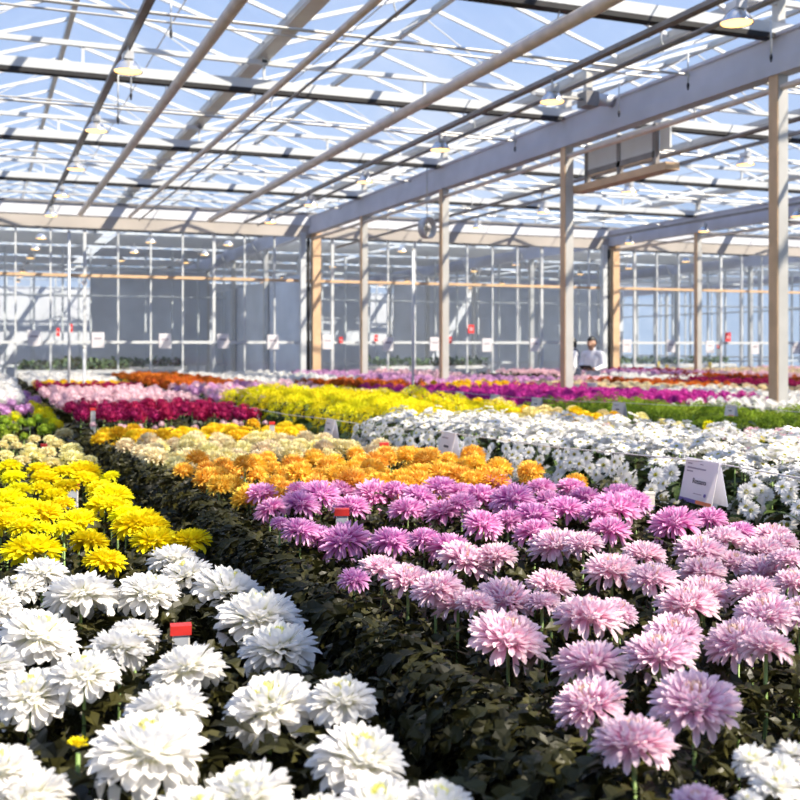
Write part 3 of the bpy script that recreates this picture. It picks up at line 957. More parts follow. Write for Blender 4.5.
def daisy_plant(x, y, edge, label, group):
    zt = ztop(y) + .04 + random.gauss(0, .02)
    t = thing('daisy_chrysanthemum', label, 'flower', (x, y, 0), 0, group)
    heads = []
    n = 12
    for i in range(n):
        a = i * 2.4 + random.uniform(-.4, .4); r = .125 * math.sqrt((i + .4) / n)
        heads.append((Vector((r * math.cos(a), r * math.sin(a), zt - .05 * (r / .12) ** 2 + random.gauss(0, .018))), Vector((math.cos(a) * r * 5, math.sin(a) * r * 5, 1))))
    if edge:
        for i in range(20):
            heads.append((Vector((random.uniform(-.24, -.14), random.uniform(-.12, .12), zt - .06 - .40 * ((i + random.random()) / 20) ** 1.1)), Vector((-1, random.gauss(-.35, .4), random.uniform(.2, .7)))))
    for p, n_ in heads:
        a, b = random.choice(DAISY)
        h = obj('flower_head', a, t, p, Vector(n_).to_track_quat('Z', 'Y').to_euler(), random.uniform(.060, .078))
        px, py, d = pix(x, y, zt)
        if d < 6.5:
            obj('flower_centre', b, h)
        else:
            h.data = DAISY_FAR[DAISY.index((a, b))]
    obj('stem', STEM, t, (0, 0, zt - .06), None, (1, 1, zt - .06))
    obj('foliage', random.choice(FOL_LOW), t, (0, 0, zt - .04), None, 1.0)


DAISY_FAR = []
for a, b in DAISY:
    bm = MB()
    for me, mi in ((a, 0), (b, 1)):
        v = np.empty(len(me.vertices) * 3); me.vertices.foreach_get('co', v)
        q = np.array([p.vertices[:] for p in me.polygons])
        u = np.zeros((len(me.vertices), 2))
        for l in me.loops:
            pass
        lu = np.empty(len(me.loops) * 2); me.uv_layers[0].data.foreach_get('uv', lu); lv = np.empty(len(me.loops), np.int32); me.loops.foreach_get('vertex_index', lv)
        u[lv] = lu.reshape(-1, 2)
        bm.add(v.reshape(-1, 3), q, u, mi)
    DAISY_FAR.append(bm.mesh('daisy_head', [P['daisy'], P['daisy_centre']], True))
i = 0; y = 2.5
while y < 7.75:
    for j, x in enumerate(np.arange(2.92, 4.1, .20)):
        xx, yy = x + random.gauss(0, .02), y + random.gauss(0, .03)
        if visible(xx, yy, 1.0, 60):
            daisy_plant(xx, yy, j == 0, f'white daisy chrysanthemum plant, {ORD[j]} from the cord in {ORD[min(i, 19)]} row of the daisy bed', 'white daisy plants')
    y += .21; i += 1


def spray_plant(kind, name, x, y, label, group, dz=0.0, drop=False):
    zt = ztop(y) + dz + random.gauss(0, .03)
    t = thing(name, label, 'flower', (x, y, 0), random.uniform(0, 6.28), group)
    obj('flower_cluster', random.choice(SPRAY[kind]), t, (0, 0, zt), (random.gauss(0, .1), random.gauss(0, .1), 0), random.uniform(.9, 1.12))
    if drop:
        for k in range(2):
            a = PI + random.uniform(-.5, .5) - t.rotation_euler.z
            obj('flower_cluster', random.choice(SPRAY[kind]), t, (.12 * math.cos(a), .12 * math.sin(a), zt - .13 - .16 * k), Vector((math.cos(a), math.sin(a), .6)).to_track_quat('Z', 'Y').to_euler(), .8)
    obj('stem', STEM, t, (0, 0, zt - .05), None, (1, 1, zt - .05))
    obj('foliage', random.choice(FOL_LOW), t, (0, 0, zt - .05), None, 1.0)


i = 0; y = 7.85
while y < 13.1:
    for j, x in enumerate(np.arange(2.90, 4.2, .21)):
        if visible(x, y, 1.0):
            spray_plant('yellow', 'yellow_spray_chrysanthemum', x + random.gauss(0, .02), y + random.gauss(0, .03), f'yellow spray chrysanthemum, {ORD[j]} from the cord in {ORD[min(i, 19)]} row of the yellow spray bed', 'yellow spray plants', dz=.11, drop=(j == 0))
    y += .22; i += 1
i = 0; y = 5.2
while y < 10.2:
    for j, x in enumerate(np.arange(5.5, 7.0, .22)):
        if visible(x, y, 1.0):
            spray_plant('green', 'green_spray_chrysanthemum', x + random.gauss(0, .02), y + random.gauss(0, .03), f'green spray plant, {ORD[j]} from the second cord, {ORD[min(i, 19)]} row of the green bed', 'green spray plants', drop=(j == 0))
    y += .23; i += 1

# little white decorative spray at the front corner of the pink bed
for px, py, w, k in ((752, 758, 46, 'daisy'), (776, 784, 56, 'daisy'), (792, 754, 44, 'daisy'), (800, 780, 50, 'daisy'), (764, 772, 46, 'daisy'), (742, 800, 30, 'bud')):
    pass
p0 = at_z(775, 775, 1.08)
t = thing('white_spray_chrysanthemum', 'white spray chrysanthemum with yellow green eyes at the front of the pale pink patch', 'flower', (p0.x, p0.y, 0))
rr = np.random.default_rng(5)
for px, py, w in ((752, 757, 48), (776, 784, 60), (793, 752, 46), (804, 782, 54), (762, 773, 44), (781, 765, 44), (748, 797, 34), (814, 756, 44)):
    p = at_z(px, py, 1.09)
    D = w * (p.x * ST + p.y * CT) / F
    h = obj('flower_head', bloom(rr, 60, .15, .2, .38, .10, .08, 100, 25, -20, .25, .75, .1, .2, 5).mesh('white_bloom', P['white'], True), t, (p.x - p0.x, p.y - p0.y, 1.085), (rr.normal(0, .2), rr.normal(0, .2), 0), D)
    obj('flower_centre', bloom(rr, 26, .07, .08, .11, .08, .08, 75, 30, 20, .3, .7, .1, 0, 3).mesh('white_heart', P['white_centre'], True), h, (0, 0, .02))
obj('stem', STEM, t, (0, 0, 1.04), None, (1, 1, 1.04))
obj('foliage', FOL[0], t, (0, 0, 1.0))
# small yellow bud low between the white flowers
p = at_z(78, 738, 1.07)
t = thing('yellow_button_chrysanthemum', 'small yellow half open bloom low between the large white flowers', 'flower', (p.x, p.y, 0))
obj('flower_head', bloom(rr, 40, .13, .2, .36, .14, .12, 80, 30, 0, .3).mesh('yellow_bloom', P['yellow'], True), t, (0, 0, 1.06), None, .034)
obj('stem', STEM, t, (0, 0, 1.05), None, (1, 1, 1.05))

# ------------------------------------------------------------------ distant rows, too many to count
LOWV = []
for _ in range(4):
    b = low_bloom(rng, 30)
    LOWV.append((np.concatenate(b.v), np.concatenate(b.f), np.concatenate(b.uv)))


def rows(kind, x0, x1, y0, y1, g, D, patch, own=0, dz=0.0):
    """the first OWN of a distant patch stand as single flowers; the rest of the patch is one mass"""
    pts = []
    y = y0; i = 0
    while y < y1:
        for x in np.arange(x0 + (g / 2 if i % 2 else 0), x1, g):
            xx, yy = x + random.gauss(0, g * .2), y + random.gauss(0, g * .2)
            if visible(xx, yy, .95):
                pts.append((xx, yy))
        y += g * 1.15; i += 1
    pts.sort(key=lambda p: p[0] * ST + p[1] * CT)
    for x, y in pts[:own]:
        flower(kind, x, y, ztop(y) + dz + random.gauss(0, .02), D * random.uniform(.9, 1.1), f'small {kind.replace("pom", "")} chrysanthemum in {patch}', f'{patch} flowers', fol=FOL_LOW)
    mb = MB()
    for x, y in pts[own:]:
        v, f, u = LOWV[random.randrange(4)]
        s = D * random.uniform(.85, 1.15)
        mb.add(rot_z(tilt(v * s * np.array([1, 1, 1.1]), random.gauss(0, .15)), random.uniform(0, 6.28)) + np.array([x, y, ztop(y) + dz - .2 * s + random.gauss(0, .025)]), f, u)
    if mb.n:
        tag(obj('distant_' + KIND_NAME[kind] + '_mass', mb.mesh('distant_flowers', HEADS[kind][0].materials[0], True)), f'mass of small {kind.replace("pom", "")} chrysanthemums in {patch}', 'flowers', kind='stuff')


rows('crimson', .86, 2.45, 16.8, 18.6, .19, .16, 'the far crimson row of the bed by the dark aisle', 40)
rows('golden', .86, 2.45, 18.7, 20.0, .19, .16, 'the far golden row of the bed by the dark aisle', 20)
rows('whitepom', .86, 2.45, 20.1, 25.8, .20, .18, 'the far end of the bed by the dark aisle', 40)
rows('whitepom', -.1, .50, 18.6, 25.8, .22, .19, 'the far end of the bed with the purple pompoms', 20)
rows('rust', 2.85, 4.3, 17.5, 25.8, .19, .16, 'the rust patch behind the lilac one', 150)
rows('rosy', 4.5, 5.3, 13.2, 18.0, .2, .15, 'the pink rows beyond the golden strip', 20)
rows('whitepom', 4.5, 5.3, 18.1, 25.8, .2, .15, 'the white rows beyond the golden strip', 40)
rows('magenta', 5.5, 6.95, 10.3, 16.0, .18, .15, 'the magenta patch behind the green bed', 150)
rows('rust', 5.5, 6.95, 16.2, 19.5, .19, .15, 'the rust row behind the magenta patch', 60)
rows('whitepom', 5.5, 6.95, 19.6, 25.8, .2, .16, 'the white rows at the far end behind the green bed', 40)
rows('whitepom', 7.25, 8.75, 6.0, 9.9, .15, .10, 'the low white rows beyond the green bed', 60)
rows('magenta', 7.25, 8.75, 10.0, 15.6, .18, .15, 'the magenta patch around the steel post', 130)
rows('golden', 7.25, 8.75, 15.7, 17.2, .19, .15, 'the golden row behind the second magenta patch', 30)
rows('lilac', 7.25, 8.75, 17.3, 25.8, .2, .16, 'the lilac rows at the far end', 60)
rows('whitepom', 9.05, 10.55, 8.5, 13.4, .15, .11, 'the low white rows by the large steel post')
rows('cream', 9.05, 10.55, 13.5, 17.2, .19, .16, 'the cream rows in front of the two people', 80)
rows('lilac', 9.05, 10.55, 17.3, 20.5, .2, .16, 'the lilac rows close to the two people', 40)
rows('rosy', 9.05, 10.55, 20.6, 25.8, .2, .16, 'the light pink rows at the far end')
rows('cream', 10.85, 11.75, 11.5, 14.2, .19, .15, 'the cream rows behind the large steel post', 30)
rows('rust', 10.85, 11.75, 14.3, 17.4, .19, .15, 'the rust rows behind the large steel post', 60)
rows('rosy', 10.85, 11.75, 17.5, 18.6, .2, .16, 'the light pink rows right in front of the two people', 20)
rows('crimson', 12.9, 14.2, 13.5, 18, .2, .15, 'the crimson rows beyond the aisle with the people')
rows('whitepom', 12.9, 14.2, 18.1, 21, .2, .15, 'the white rows beyond the aisle with the people')
rows('rosy', 12.9, 14.2, 21.1, 25.8, .2, .15, 'the pink rows beyond the aisle with the people')
rows('rust', 14.5, 16.0, 15.5, 20.5, .2, .15, 'the rust rows two beds beyond the people')
rows('lilac', 14.5, 16.0, 20.6, 25.8, .2, .15, 'the lilac rows two beds beyond the people')
rows('rosy', 16.3, 17.8, 17.0, 22, .2, .15, 'the pink rows under the further beam')
rows('crimson', 16.3, 17.8, 22.1, 25.8, .2, .15, 'the crimson rows under the further beam')
rows('cream', 18.1, 21.0, 19, 25.8, .22, .16, 'the cream rows of the furthest bed')
rows('rosy', 21.3, 24.5, 22, 25.8, .22, .16, 'the pink rows of the furthest bed')

# leaf canopy between the plants of each bed
LSET = [l for l in LEAVES]


def canopy(x0, x1, y0, y1, n, depth0, depth1, low=False, size=1.0, desc='', edges=(True, True), m='leaf'):
    mb = MB()
    src = LEAVES_LOW if low else LSET
    for _ in range(n):
        x = random.uniform(x0, x1); y = y0 + (y1 - y0) * random.random() ** (1.0)
        z = ztop(y) - depth0 - (depth1 - depth0) * random.random() ** 1.3
        if not visible(x, y, z, 260):
            continue
        v, q, uv = src[random.randrange(len(src))]
        w = rot_z(tilt(v * size * random.uniform(.7, 1.15), random.gauss(-.15, .4), random.gauss(0, .5)), random.uniform(0, 6.28))
        mb.add(w + np.array([x, y, z]), q, uv)
    # the face of the bed along each aisle
    for on, xe, da in ((edges[0], x0, PI), (edges[1], x1, 0)):
        if not on: continue
        for _ in range(int(n * 1.2)):
            y = y0 + (y1 - y0) * random.random()
            z = ztop(y) - depth0 - (ztop(y) - .08) * random.random() ** 1.2
            if not visible(xe, y, z, 160):
                continue
            v, q, uv = src[random.randrange(len(src))]
            w = rot_z(tilt(v * size * random.uniform(.7, 1.15), random.gauss(-.2, .4), random.gauss(0, .5)), da + random.gauss(0, .7))
            mb.add(w + np.array([xe + random.gauss(0, .04), y, z]), q, uv)
    if mb.n:
        tag(obj('chrysanthemum_foliage', mb.mesh('bed_foliage', M[m], False)), f'dark leaves {desc}', 'leaves', kind='stuff')


canopy(-.75, .46, .7, 3.0, 5200, .065, .42, size=1.1, desc='filling the bed between the large white and bright yellow flowers', edges=(False, True))
canopy(-.75, .46, 3.0, 7.5, 3000, .08, .45, desc='of the bed with pale lemon and green flowers', edges=(False, True))
canopy(-.75, .48, 7.5, 26, 2600, .10, .5, low=True, size=1.5, desc='of the bed with purple and white pompoms', edges=(False, True))
canopy(.80, 2.3, .7, 3.8, 10000, .08, .5, desc='filling the bed between the pink flowers', edges=(True, True))
canopy(.84, 2.3, 3.8, 9, 5000, .09, .45, desc='of the bed with orange, straw and golden flowers', edges=(True, False))
canopy(.84, 2.4, 9, 26, 2500, .10, .5, low=True, size=1.6, desc='of the bed with crimson and light pink flowers', edges=(True, False))
canopy(2.84, 4.15, 2.2, 7.8, 3200, .07, .5, low=True, desc='under the white daisy flowers', edges=(True, False), m='leaf_green')
canopy(2.84, 4.2, 7.8, 26, 3000, .08, .5, low=True, size=1.5, desc='under the yellow spray and lilac flowers', edges=(True, False), m='leaf_green')
canopy(4.3, 5.2, 4, 26, 2500, .10, .5, low=True, size=1.5, desc='under the mixed strip behind the daisies', edges=(True, False))
for x0, x1, y0, nm in ((5.45, 7.0, 4.8, 'under the green spray bed'), (7.2, 8.8, 5.5, 'of the bed around the big steel posts'), (9.0, 10.6, 8, 'of the bed in front of the two people'), (10.8, 11.8, 11, 'of the bed beside the two people')):
    canopy(x0, x1, y0, 26, 3000, .08, .5, low=True, size=1.6, desc=nm, edges=(True, False), m='leaf_green' if x0 < 6 else 'leaf')
for x0, x1, y0, nm in ((12.85, 14.25, 13, 'of the first bed beyond the people'), (14.45, 16.05, 15, 'of the second bed beyond the people'), (16.25, 17.85, 16.5, 'of the bed under the further beam'), (18.05, 24.6, 18.5, 'of the furthest beds')):
    canopy(x0, x1, y0, 26, 2200, .08, .4, low=True, size=1.8, desc=nm, edges=(True, False))
# benches of young plants beyond the glass
for k, (x, y, L) in enumerate(((1.0, 31, 3.0), (2.2, 35, 4.0), (12.5, 33, 4.0), (22, 33, 5.0))):
    mb = MB()
    for _ in range(500):
        v, q, uv = LEAVES_LOW[0]
        mb.add(rot_z(tilt(v * 2.4, random.gauss(.4, .4)), random.uniform(0, 6.28)) + np.array([x + random.uniform(0, L), y + random.uniform(0, 1.4), .92 + .2 * random.random()]), q, uv)
    tag(obj('young_plant_foliage', mb.mesh('young_foliage', M['plant_far'], True)), f'greenery on the {ORD[k]} bench beyond the glass wall', 'leaves', kind='stuff')
    b = thing('plant_bench', f'pale bench with greenery beyond the glass wall, {ORD[k]} from the lamp rail end', 'bench', (x, y, 0))
    obj('bench_top', MB().box((-.1, -.1, .82), (L + .1, 1.5, .92)).mesh('bench_top', M['concrete']), b)
    for lx in (0, L):
        for ly in (0, 1.4):
            obj('leg', MB().box((lx - .03, ly - .03, 0), (lx + .03, ly + .03, .82)).mesh('leg', M['galv']), b)

# ------------------------------------------------------------------ cords and folded name cards
def card(p, label, s=1.0, yaw=0.0, text=False):
    """a folded card astride the cord; p is the fold"""
    t = thing('name_card', label, 'card', p, yaw, 'folded name cards')
    W, Hh, ox = .102 * s, .150 * s, .032 * s
    sl = Vector((ox, 0, Hh)).normalized()
    obj('front_leaf', MB().beam((0, 0, 0), (-ox, 0, -Hh), .002, 2 * W, 0, (0, 1, 0)).mesh('front_leaf', M['paper']), t)
    obj('back_leaf', MB().beam((.003, 0, 0), (ox, 0, -Hh), .002, 2 * W, 0, (0, 1, 0)).mesh('back_leaf', M['paper_skytint']), t)
    nrm = Vector((-Hh, 0, ox)).normalized()
    def spot(u, v):                      # u to the reader's right, v down from the fold, both 0..1 of the leaf
        return Vector((-ox * v, W - 2 * W * u, -Hh * v)) + nrm * .0022
    def strip(name, u0, u1, v0, v1, m):
        q = [spot(u0, v0), spot(u1, v0), spot(u1, v1), spot(u0, v1)]
        q += [c + nrm * .0006 for c in q]
        obj(name, MB().add([tuple(c) for c in q], np.array([(0, 1, 2, 3), (7, 6, 5, 4), (0, 4, 5, 1), (1, 5, 6, 2), (2, 6, 7, 3), (3, 7, 4, 0)])).mesh(name, m), t)
    if text:
        strip('violet_print', 0, .52, .915, .995, M['violet'])
        strip('orange_print', .52, .99, .915, .995, M['orange_print'])
        for u0, u1, v0, v1, m in ((.08, .22, .11, .135, 'ink_soft'), (.46, .56, .10, .12, 'ink_soft'), (.09, .66, .20, .235, 'ink_soft'), (.09, .28, .28, .31, 'ink_soft'), (.40, .66, .77, .785, 'ink_soft')):
            strip('small_print', u0, u1, v0, v1, M[m])
        lg = MB().lathe([(.0001, .0014), (.0065, .0014), (.0065, 0)], 14)
        e = obj('logo', lg.mesh('logo', M['violet']), t, spot(.76, .78))
        e.rotation_euler = nrm.to_track_quat('Z', 'Y').to_euler()
        cu = bpy.data.curves.new('lettering', 'FONT')
        cu.body = 'Rossano'; cu.size = .025 * s; cu.align_x = 'CENTER'; cu.align_y = 'CENTER'; cu.extrude = .0003; cu.offset = .0002
        tmp = bpy.data.objects.new('tmp', cu)
        COL.objects.link(tmp)
        bpy.context.view_layer.update()
        me = bpy.data.meshes.new_from_object(tmp.evaluated_get(bpy.context.evaluated_depsgraph_get()))
        bpy.data.objects.remove(tmp)
        me.materials.clear(); me.materials.append(M['ink'])
        o = obj('lettering', me, t)
        xa, ya, za = Vector((0, -1, 0)), sl, nrm
        o.matrix_local = Matrix(((xa.x, ya.x, za.x, 0), (xa.y, ya.y, za.y, 0), (xa.z, ya.z, za.z, 0), (0, 0, 0, 1)))
        o.location = spot(.53, .50) + nrm * .0008
    else:
        strip('small_print', .12, .55, .2, .25, M['ink_soft'])
        strip('bold_print', .35, .68, .48, .56, M['ink'])
        strip('orange_print', .45, .99, .93, .995, M['orange_print'])
    return t


R1 = [(703, 460, 3.74, 'large folded white name card with violet and orange edge, by the daisies'), (449, 432, 5.75, 'folded white name card at the corner where the orange patch meets the daisies'),
      (331, 419, 7.7, 'folded white name card in front of the yellow spray bed above the straw flowers'), (254, 408, 9.9, 'folded white name card at the far end of the yellow spray bed'), (204, 400, 12.0, 'folded white name card before the lilac flowers, next beyond the yellow spray bed'),
      (175, 396, 14.2, 'folded white name card above the crimson flowers'), (150, 392, 16.8, 'small folded white name card above the light pink flowers'), (124, 388.5, 19.5, 'smallest folded white name card on the cord near its far end')]
fold = []
for i, (px, py, d, lab) in enumerate(R1):
    p = at_depth(px, py, d)
    card(p, lab, 1.0 if i else 1.03, random.uniform(-.06, .06) + (-.04 if i == 0 else 0), text=(i == 0))
    fold.append(p)
fold.sort(key=lambda p: p.y)
near = fold[0] + (fold[0] - fold[1]) * 1.6
near.z = fold[0].z - .01


def cord(pts, label):
    t = thing('cord', label, 'cord', (0, 0, 0))
    full = []
    for a, b in zip(pts[:-1], pts[1:]):
        full += [a, (a + b) / 2 - Vector((0, 0, .012))]
    full.append(pts[-1])
    obj('line', MB().tube([p + Vector((0, 0, -.004)) for p in full], .0026, 6).mesh('line', M['rope'], True), t)
    for e in (pts[0], pts[-1]):
        obj('end_post', MB().tube([(e.x, e.y, 0), (e.x, e.y, e.z + .02)], .009, 6).mesh('end_post', M['stake'], True), t)


cord([near] + fold, 'white cord carrying the name cards along the daisy and yellow spray beds')
R2 = [(731, 405, 'folded card on the second cord, nearest the large steel post'), (619, 402, 'folded card in front of the green spray bed on the second cord'), (537, 397.5, 'folded card at the far end of the green bed on the second cord'),
      (495, 394.5, 'folded card in front of the magenta flowers on the second cord'), (460, 391.5, 'small folded card near the foot of the third steel post'), (407, 388, 'small folded card at the far end of the second cord')]
fold2 = []
for px, py, lab in R2:
    p = at_x(px, py, 5.3)
    card(p, lab, .55 if px > 700 else .85, random.uniform(-.08, .08)); fold2.append(p)
n2 = fold2[0] + (fold2[0] - fold2[1]) * 1.5; n2.z = fold2[0].z
cord([n2] + fold2, 'white cord carrying name cards along the green spray bed')
R3 = [(655, 386, 'pale card among the cream flowers on the third cord'), (592, 382.5, 'pale card just below the person in white on the third cord'), (575, 385, 'pale card beside the second steel post on the third cord'), (525, 382, 'pale card above the magenta flowers on the third cord'), (477, 379.5, 'pale card furthest away on the third cord'), (702, 388, 'pale card before the large steel post on the third cord')]
fold3 = []
for px, py, lab in R3:
    p = at_x(px, py, 8.92)
    card(p, lab, 1.3, random.uniform(-.08, .08)); fold3.append(p)
fold3.sort(key=lambda p: p.y)
cord(fold3, 'white cord carrying name cards between the beds in front of the two people')


def stake(p, w, label, cap='red', yaw=0.0, post='stake'):
    t = thing('plant_stake', label, 'stake', (p.x, p.y, 0), yaw)
    obj('post', MB().box((-w / 2, -w * .3, 0), (w / 2, w * .3, p.z)).mesh('post', [M[post]]), t)
    obj('grey_face', MB().box((-w * .42, -w * .3 - .001, .3), (w * .42, -w * .3 - .0002, p.z)).mesh('grey_face', M['stake_grey' if post == 'stake' and cap else 'stake']), t)
    if cap:
        obj('cap', MB().box((-w * .62, -w * .42, p.z - w * .10), (w * .60, w * .42, p.z + w * .45)).mesh('cap', M[cap]), t)
    else:
        obj('cap', MB().box((-w * .55, -w * .36, p.z), (w * .55, w * .36, p.z + w * .2)).mesh('cap', M['stake']), t)


for px, py, z, wpx, lab, cap, yaw in ((181, 632, 1.05, 17, 'thick pale stake with a red cap between the large white flowers', 'red', -.15), (342, 514, 1.06, 12, 'white stake with a red cap among the orchid pink flowers', 'red', -.3),
                                      (649, 494, 1.06, 10, 'plain pale stake at the edge of the orchid pink flowers beside the large name card', None, -.3), (73, 488, 1.03, 10, 'grey stake with a dull red cap among the bright yellow flowers', 'red', -.1),
                                      (384, 446, 1.04, 7.5, 'stake with a red cap among the straw yellow flowers near the daisy corner', 'red', -.2), (272, 424, 1.05, 5, 'small white stake with a red cap between the golden flowers and the yellow sprays', 'red', -.2),
                                      (93, 410, 1.04, 4.5, 'small white stake standing before the crimson flowers', 'red', 0), (44, 446, 1.02, 5, 'small red capped stake among the pale lemon flowers', 'red', 0)):
    p = at_z(px, py, z)
    stake(p, wpx * (p.x * ST + p.y * CT) / F, lab, cap, yaw)

# ------------------------------------------------------------------ people
def skin_mesh(name, joints, edges, m, parent, voxel=.011):
    """one continuous surface around a jointed skeleton: each joint has a lateral and a depth radius"""
    mb = MB()
    th = np.linspace(0, PI, 9)
    def ball(c, ry, rx):
        rz = (rx + ry) / 2 if ry < .07 else min(rx, ry)
        prof = [(math.sin(q) + 1e-4, -math.cos(q)) for q in th]
        k = 14
        V = np.array([(c[0] + r * rx * math.cos(2 * PI * j / k), c[1] + r * ry * math.sin(2 * PI * j / k), c[2] + z * rz) for r, z in prof for j in range(k)])
        n = len(prof)
        q = np.array([(i * k + j, i * k + (j + 1) % k, (i + 1) * k + (j + 1) % k, (i + 1) * k + j) for i in range(n - 1) for j in range(k)])
        mb.add(V, [q, np.arange(k)[::-1], np.arange(k) + (n - 1) * k])
    R = {k: (v[3], v[4] if len(v) > 4 else v[3]) for k, v in joints.items()}
    for a, b in edges:
        pa, pb = Vector(joints[a][:3]), Vector(joints[b][:3])
        n = max(2, int((pb - pa).length / (min(*R[a], *R[b]) * .35)) + 1)
        for i in range(n + 1):
            t = i / n
            ball(pa.lerp(pb, t), R[a][0] * (1 - t) + R[b][0] * t, R[a][1] * (1 - t) + R[b][1] * t)
    o = obj(name, mb.mesh(name, m, True), parent)
    r = o.modifiers.new('remesh', 'REMESH'); r.mode = 'VOXEL'; r.voxel_size = voxel; r.use_smooth_shade = True
    q = o.modifiers.new('smooth', 'SMOOTH'); q.iterations = 5; q.factor = .5
    return o


def person(loc, rotz, label, upper, arms, vest=None):
    t = thing('person', label, 'person', loc, rotz)
    J = {'pelvis': (0, 0, .96, .11, .085), 'waist': (.0, 0, 1.12, .10, .075), 'chest': (.02, 0, 1.32, .115, .08), 'upper': (.02, 0, 1.43, .085, .06), 'neck': (.04, 0, 1.51, .056), 'jaw': (.105, 0, 1.585, .060), 'skull': (.095, 0, 1.655, .098, .086), 'crown': (.075, 0, 1.72, .075)}
    E = [('pelvis', 'waist'), ('waist', 'chest'), ('chest', 'upper'), ('upper', 'neck'), ('neck', 'jaw'), ('jaw', 'skull'), ('skull', 'crown')]
    J['nose'] = (.205, 0, 1.612, .013); E.append(('skull', 'nose'))
    for s, n in ((1, 'a'), (-1, 'b')):
        el, wr, hd = arms[n]
        J.update({'shoulder' + n: (.01, s * .18, 1.42, .05), 'elbow' + n: (*el, .043), 'wrist' + n: (*wr, .028), 'palm' + n: (*hd, .034, .022)})
        E += [('upper', 'shoulder' + n), ('shoulder' + n, 'elbow' + n), ('elbow' + n, 'wrist' + n), ('wrist' + n, 'palm' + n)]
        dv = (Vector(hd) - Vector(wr)).normalized()
        side = Vector((0, 0, 1)) if abs(dv.z) < .8 else Vector((1, 0, 0))
        for k, (off, ln) in enumerate(((-.027, .062), (-.009, .075), (.009, .078), (.027, .070))):
            a = Vector(hd) + side * off + dv * .03
            b = a + dv * ln * .55; c = b + dv * ln * .4 + Vector((0, -s * .02, -.012))
            J[f'k{n}{k}'] = (*b, .009); J[f'f{n}{k}'] = (*c, .008)
            E += [('palm' + n, f'k{n}{k}'), (f'k{n}{k}', f'f{n}{k}')]
        th = Vector(wr) + dv * .04 + side * .035
        J['t1' + n] = (*th, .011); J['t2' + n] = (*(th + dv * .04 + side * .015), .009)
        E += [('palm' + n, 't1' + n), ('t1' + n, 't2' + n)]
        J.update({'hip' + n: (0, s * .09, .86, .075), 'knee' + n: (.02, s * .10, .49, .058), 'ankle' + n: (-.03, s * .11, .10, .04), 'toe' + n: (.11, s * .12, .045, .035)})
        E += [('pelvis', 'hip' + n), ('hip' + n, 'knee' + n), ('knee' + n, 'ankle' + n), ('ankle' + n, 'toe' + n)]
    body = skin_mesh('body', J, E, M['skin'], t, .0055)
    g = lambda k, r: (*J[k][:3], *(q + r for q in J[k][3:]))
    SJ = {'waist': (0, 0, 1.12, .165, .125), 'hem': (0, 0, .92, .165, .125), 'chest': (.02, 0, 1.32, .175, .13), 'upper': (.02, 0, 1.42, .14, .105), 'yoke': (.028, 0, 1.475, .095, .085), 'collar': (.042, 0, 1.525, .072)}
    SE = [('waist', 'hem'), ('waist', 'chest'), ('chest', 'upper'), ('upper', 'yoke'), ('yoke', 'collar')]
    for n in 'ab':
        SJ.update({'shoulder' + n: g('shoulder' + n, .03), 'elbow' + n: g('elbow' + n, .02), 'wrist' + n: g('wrist' + n, .016)})
        SE += [('upper', 'shoulder' + n), ('shoulder' + n, 'elbow' + n), ('elbow' + n, 'wrist' + n)]
    skin_mesh('shirt', SJ, SE, upper, t)
    TJ = {'belt': (0, 0, 1.0, .15, .115), 'seat': (0, 0, .88, .178, .135)}; TE = [('belt', 'seat')]
    for n in 'ab':
        TJ.update({'hip' + n: (*(0, J['hip' + n][1], .76), .098), 'knee' + n: g('knee' + n, .022), 'ankle' + n: g('ankle' + n, .028)})
        TE += [('seat', 'hip' + n), ('hip' + n, 'knee' + n), ('knee' + n, 'ankle' + n)]
    skin_mesh('trousers', TJ, TE, M['trousers'], t)
    if vest:
        skin_mesh('vest', {'waist': (0, 0, 1.12, .185, .145), 'hem': (0, 0, .95, .185, .145), 'chest': (.02, 0, 1.32, .195, .15), 'upper': (.02, 0, 1.43, .16, .12), 'yoke': (.025, 0, 1.47, .12, .10)}, [('waist', 'hem'), ('waist', 'chest'), ('chest', 'upper'), ('upper', 'yoke')], vest, t)
    skin_mesh('hair', {'top': (.07, 0, 1.722, .090, .092), 'back': (.04, 0, 1.675, .104, .088), 'nape': (.025, 0, 1.60, .062), 'fringe': (.115, 0, 1.735, .06)}, [('top', 'back'), ('back', 'nape'), ('top', 'fringe')], M['hair'], t)
    for s in (1, -1):
        skin_mesh('shoe', {'heel': (-.03, s * .11, .05, .05), 'toe': (.14, s * .12, .04, .04)}, [('heel', 'toe')], M['shoe'], t)
        obj('eye', MB().lathe([(.0005, .008), (.007, .004), (.008, 0), (.0005, -.008)], 8).mesh('eye', M['hair'], True), t, (.178, s * .032, 1.655))
        skin_mesh('ear', {'a': (.085, s * .088, 1.665, .016), 'b': (.085, s * .088, 1.625, .012)}, [('a', 'b')], M['skin'], t, .004)
    return t


def face_dir(left, toward):
    v = Vector((-CT, ST, 0)) * left + Vector((-ST, -CT, 0)) * toward
    return math.atan2(v.y, v.x)


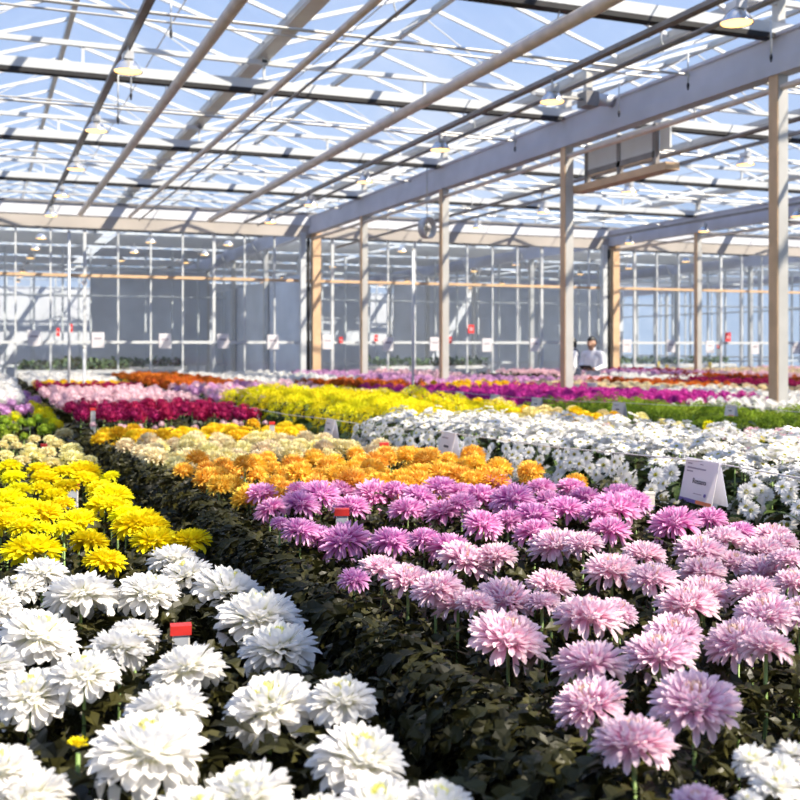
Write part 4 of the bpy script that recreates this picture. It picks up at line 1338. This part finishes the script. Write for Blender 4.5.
p = at_depth(593, 346, 22.3); p.z = 0
A1 = {'a': ((.02, .26, 1.17), (.22, .15, 1.10), (.29, .10, 1.11)), 'b': ((.03, -.26, 1.16), (.24, -.13, 1.13), (.31, -.08, 1.14))}
ang = face_dir(.55, .85)
person(p, ang, 'person in white shirt and dark trousers looking down at a tablet', M['shirt'], A1)
tb = thing('tablet', 'black tablet held by the person in the white shirt', 'tablet', p + Vector((math.cos(ang) * .37, math.sin(ang) * .37, 1.15)), ang)
obj('casing', MB().box((-.09, -.13, -.006), (.09, .13, .006)).mesh('casing', M['tablet']), tb, (0, 0, 0), (0, -.5, 0))
obj('screen', MB().box((-.08, -.12, .006), (.08, .12, .0075)).mesh('screen', M['stake_grey']), tb, (0, 0, 0), (0, -.5, 0))
p = at_depth(575, 346, 23.2); p.z = 0
A2 = {'a': ((-.02, .25, 1.15), (.06, .24, .92), (.08, .23, .84)), 'b': ((-.02, -.25, 1.15), (.06, -.24, .92), (.08, -.23, .84))}
person(p, face_dir(.9, -.3), 'person in navy vest over a pale shirt half hidden by the steel post', M['shirt'], A2, M['vest'])

# ------------------------------------------------------------------ light, sky, camera
sun = bpy.data.lights.new('sun', 'SUN')
sun.energy = 9.5; sun.angle = .02; sun.color = (1.0, .87, .70)
so = bpy.data.objects.new('sun', sun); COL.objects.link(so)
so.rotation_euler = Vector((.50, -.55, .78)).to_track_quat('Z', 'Y').to_euler()

wd = bpy.data.worlds.new('sky'); S.world = wd
wd.use_nodes = True
nt = wd.node_tree; nt.nodes.clear(); L = nt.links.new
tc = nt.nodes.new('ShaderNodeTexCoord'); sp = nt.nodes.new('ShaderNodeSeparateXYZ')
L(tc.outputs['Generated'], sp.inputs[0])
rp = nt.nodes.new('ShaderNodeValToRGB')
rp.color_ramp.elements[0].color = (.62, .75, .95, 1); rp.color_ramp.elements[0].position = 0
rp.color_ramp.elements[1].color = (.20, .40, .90, 1); rp.color_ramp.elements[1].position = .7
L(sp.outputs['Z'], rp.inputs[0])
nz = nt.nodes.new('ShaderNodeTexNoise'); nz.inputs['Scale'].default_value = 3.0; nz.inputs['Detail'].default_value = 6
L(tc.outputs['Generated'], nz.inputs['Vector'])
cr = nt.nodes.new('ShaderNodeMapRange'); cr.inputs['From Min'].default_value = .5; cr.inputs['From Max'].default_value = .75; cr.inputs['To Max'].default_value = .6
L(nz.outputs['Fac'], cr.inputs['Value'])
mx = nt.nodes.new('ShaderNodeMixRGB'); mx.inputs[2].default_value = (.95, .96, 1, 1)
L(cr.outputs['Result'], mx.inputs[0]); L(rp.outputs[0], mx.inputs[1])
bg = nt.nodes.new('ShaderNodeBackground'); bg.inputs['Strength'].default_value = .82
L(mx.outputs[0], bg.inputs['Color'])
wo = nt.nodes.new('ShaderNodeOutputWorld'); L(bg.outputs[0], wo.inputs['Surface'])

cam = bpy.data.cameras.new('camera')
cam.sensor_width = 36; cam.sensor_fit = 'HORIZONTAL'; cam.lens = 36 * F / 800
cam.shift_y = -(400 - HY) / 800
cam.clip_start = .05; cam.clip_end = 300
cam.dof.use_dof = True; cam.dof.focus_distance = 2.7; cam.dof.aperture_fstop = 6.5
co = bpy.data.objects.new('camera', cam); COL.objects.link(co)
co.location = (0, 0, ZC)
co.rotation_euler = (PI / 2, 0, -TH)
S.camera = co

S.cycles.max_bounces = 8
S.cycles.transparent_max_bounces = 40
S.cycles.use_denoising = True
S.cycles.sample_clamp_indirect = 6
S.view_settings.view_transform = 'Standard'
S.view_settings.look = 'None'
S.view_settings.exposure = 0.3
S.view_settings.gamma = 1.0
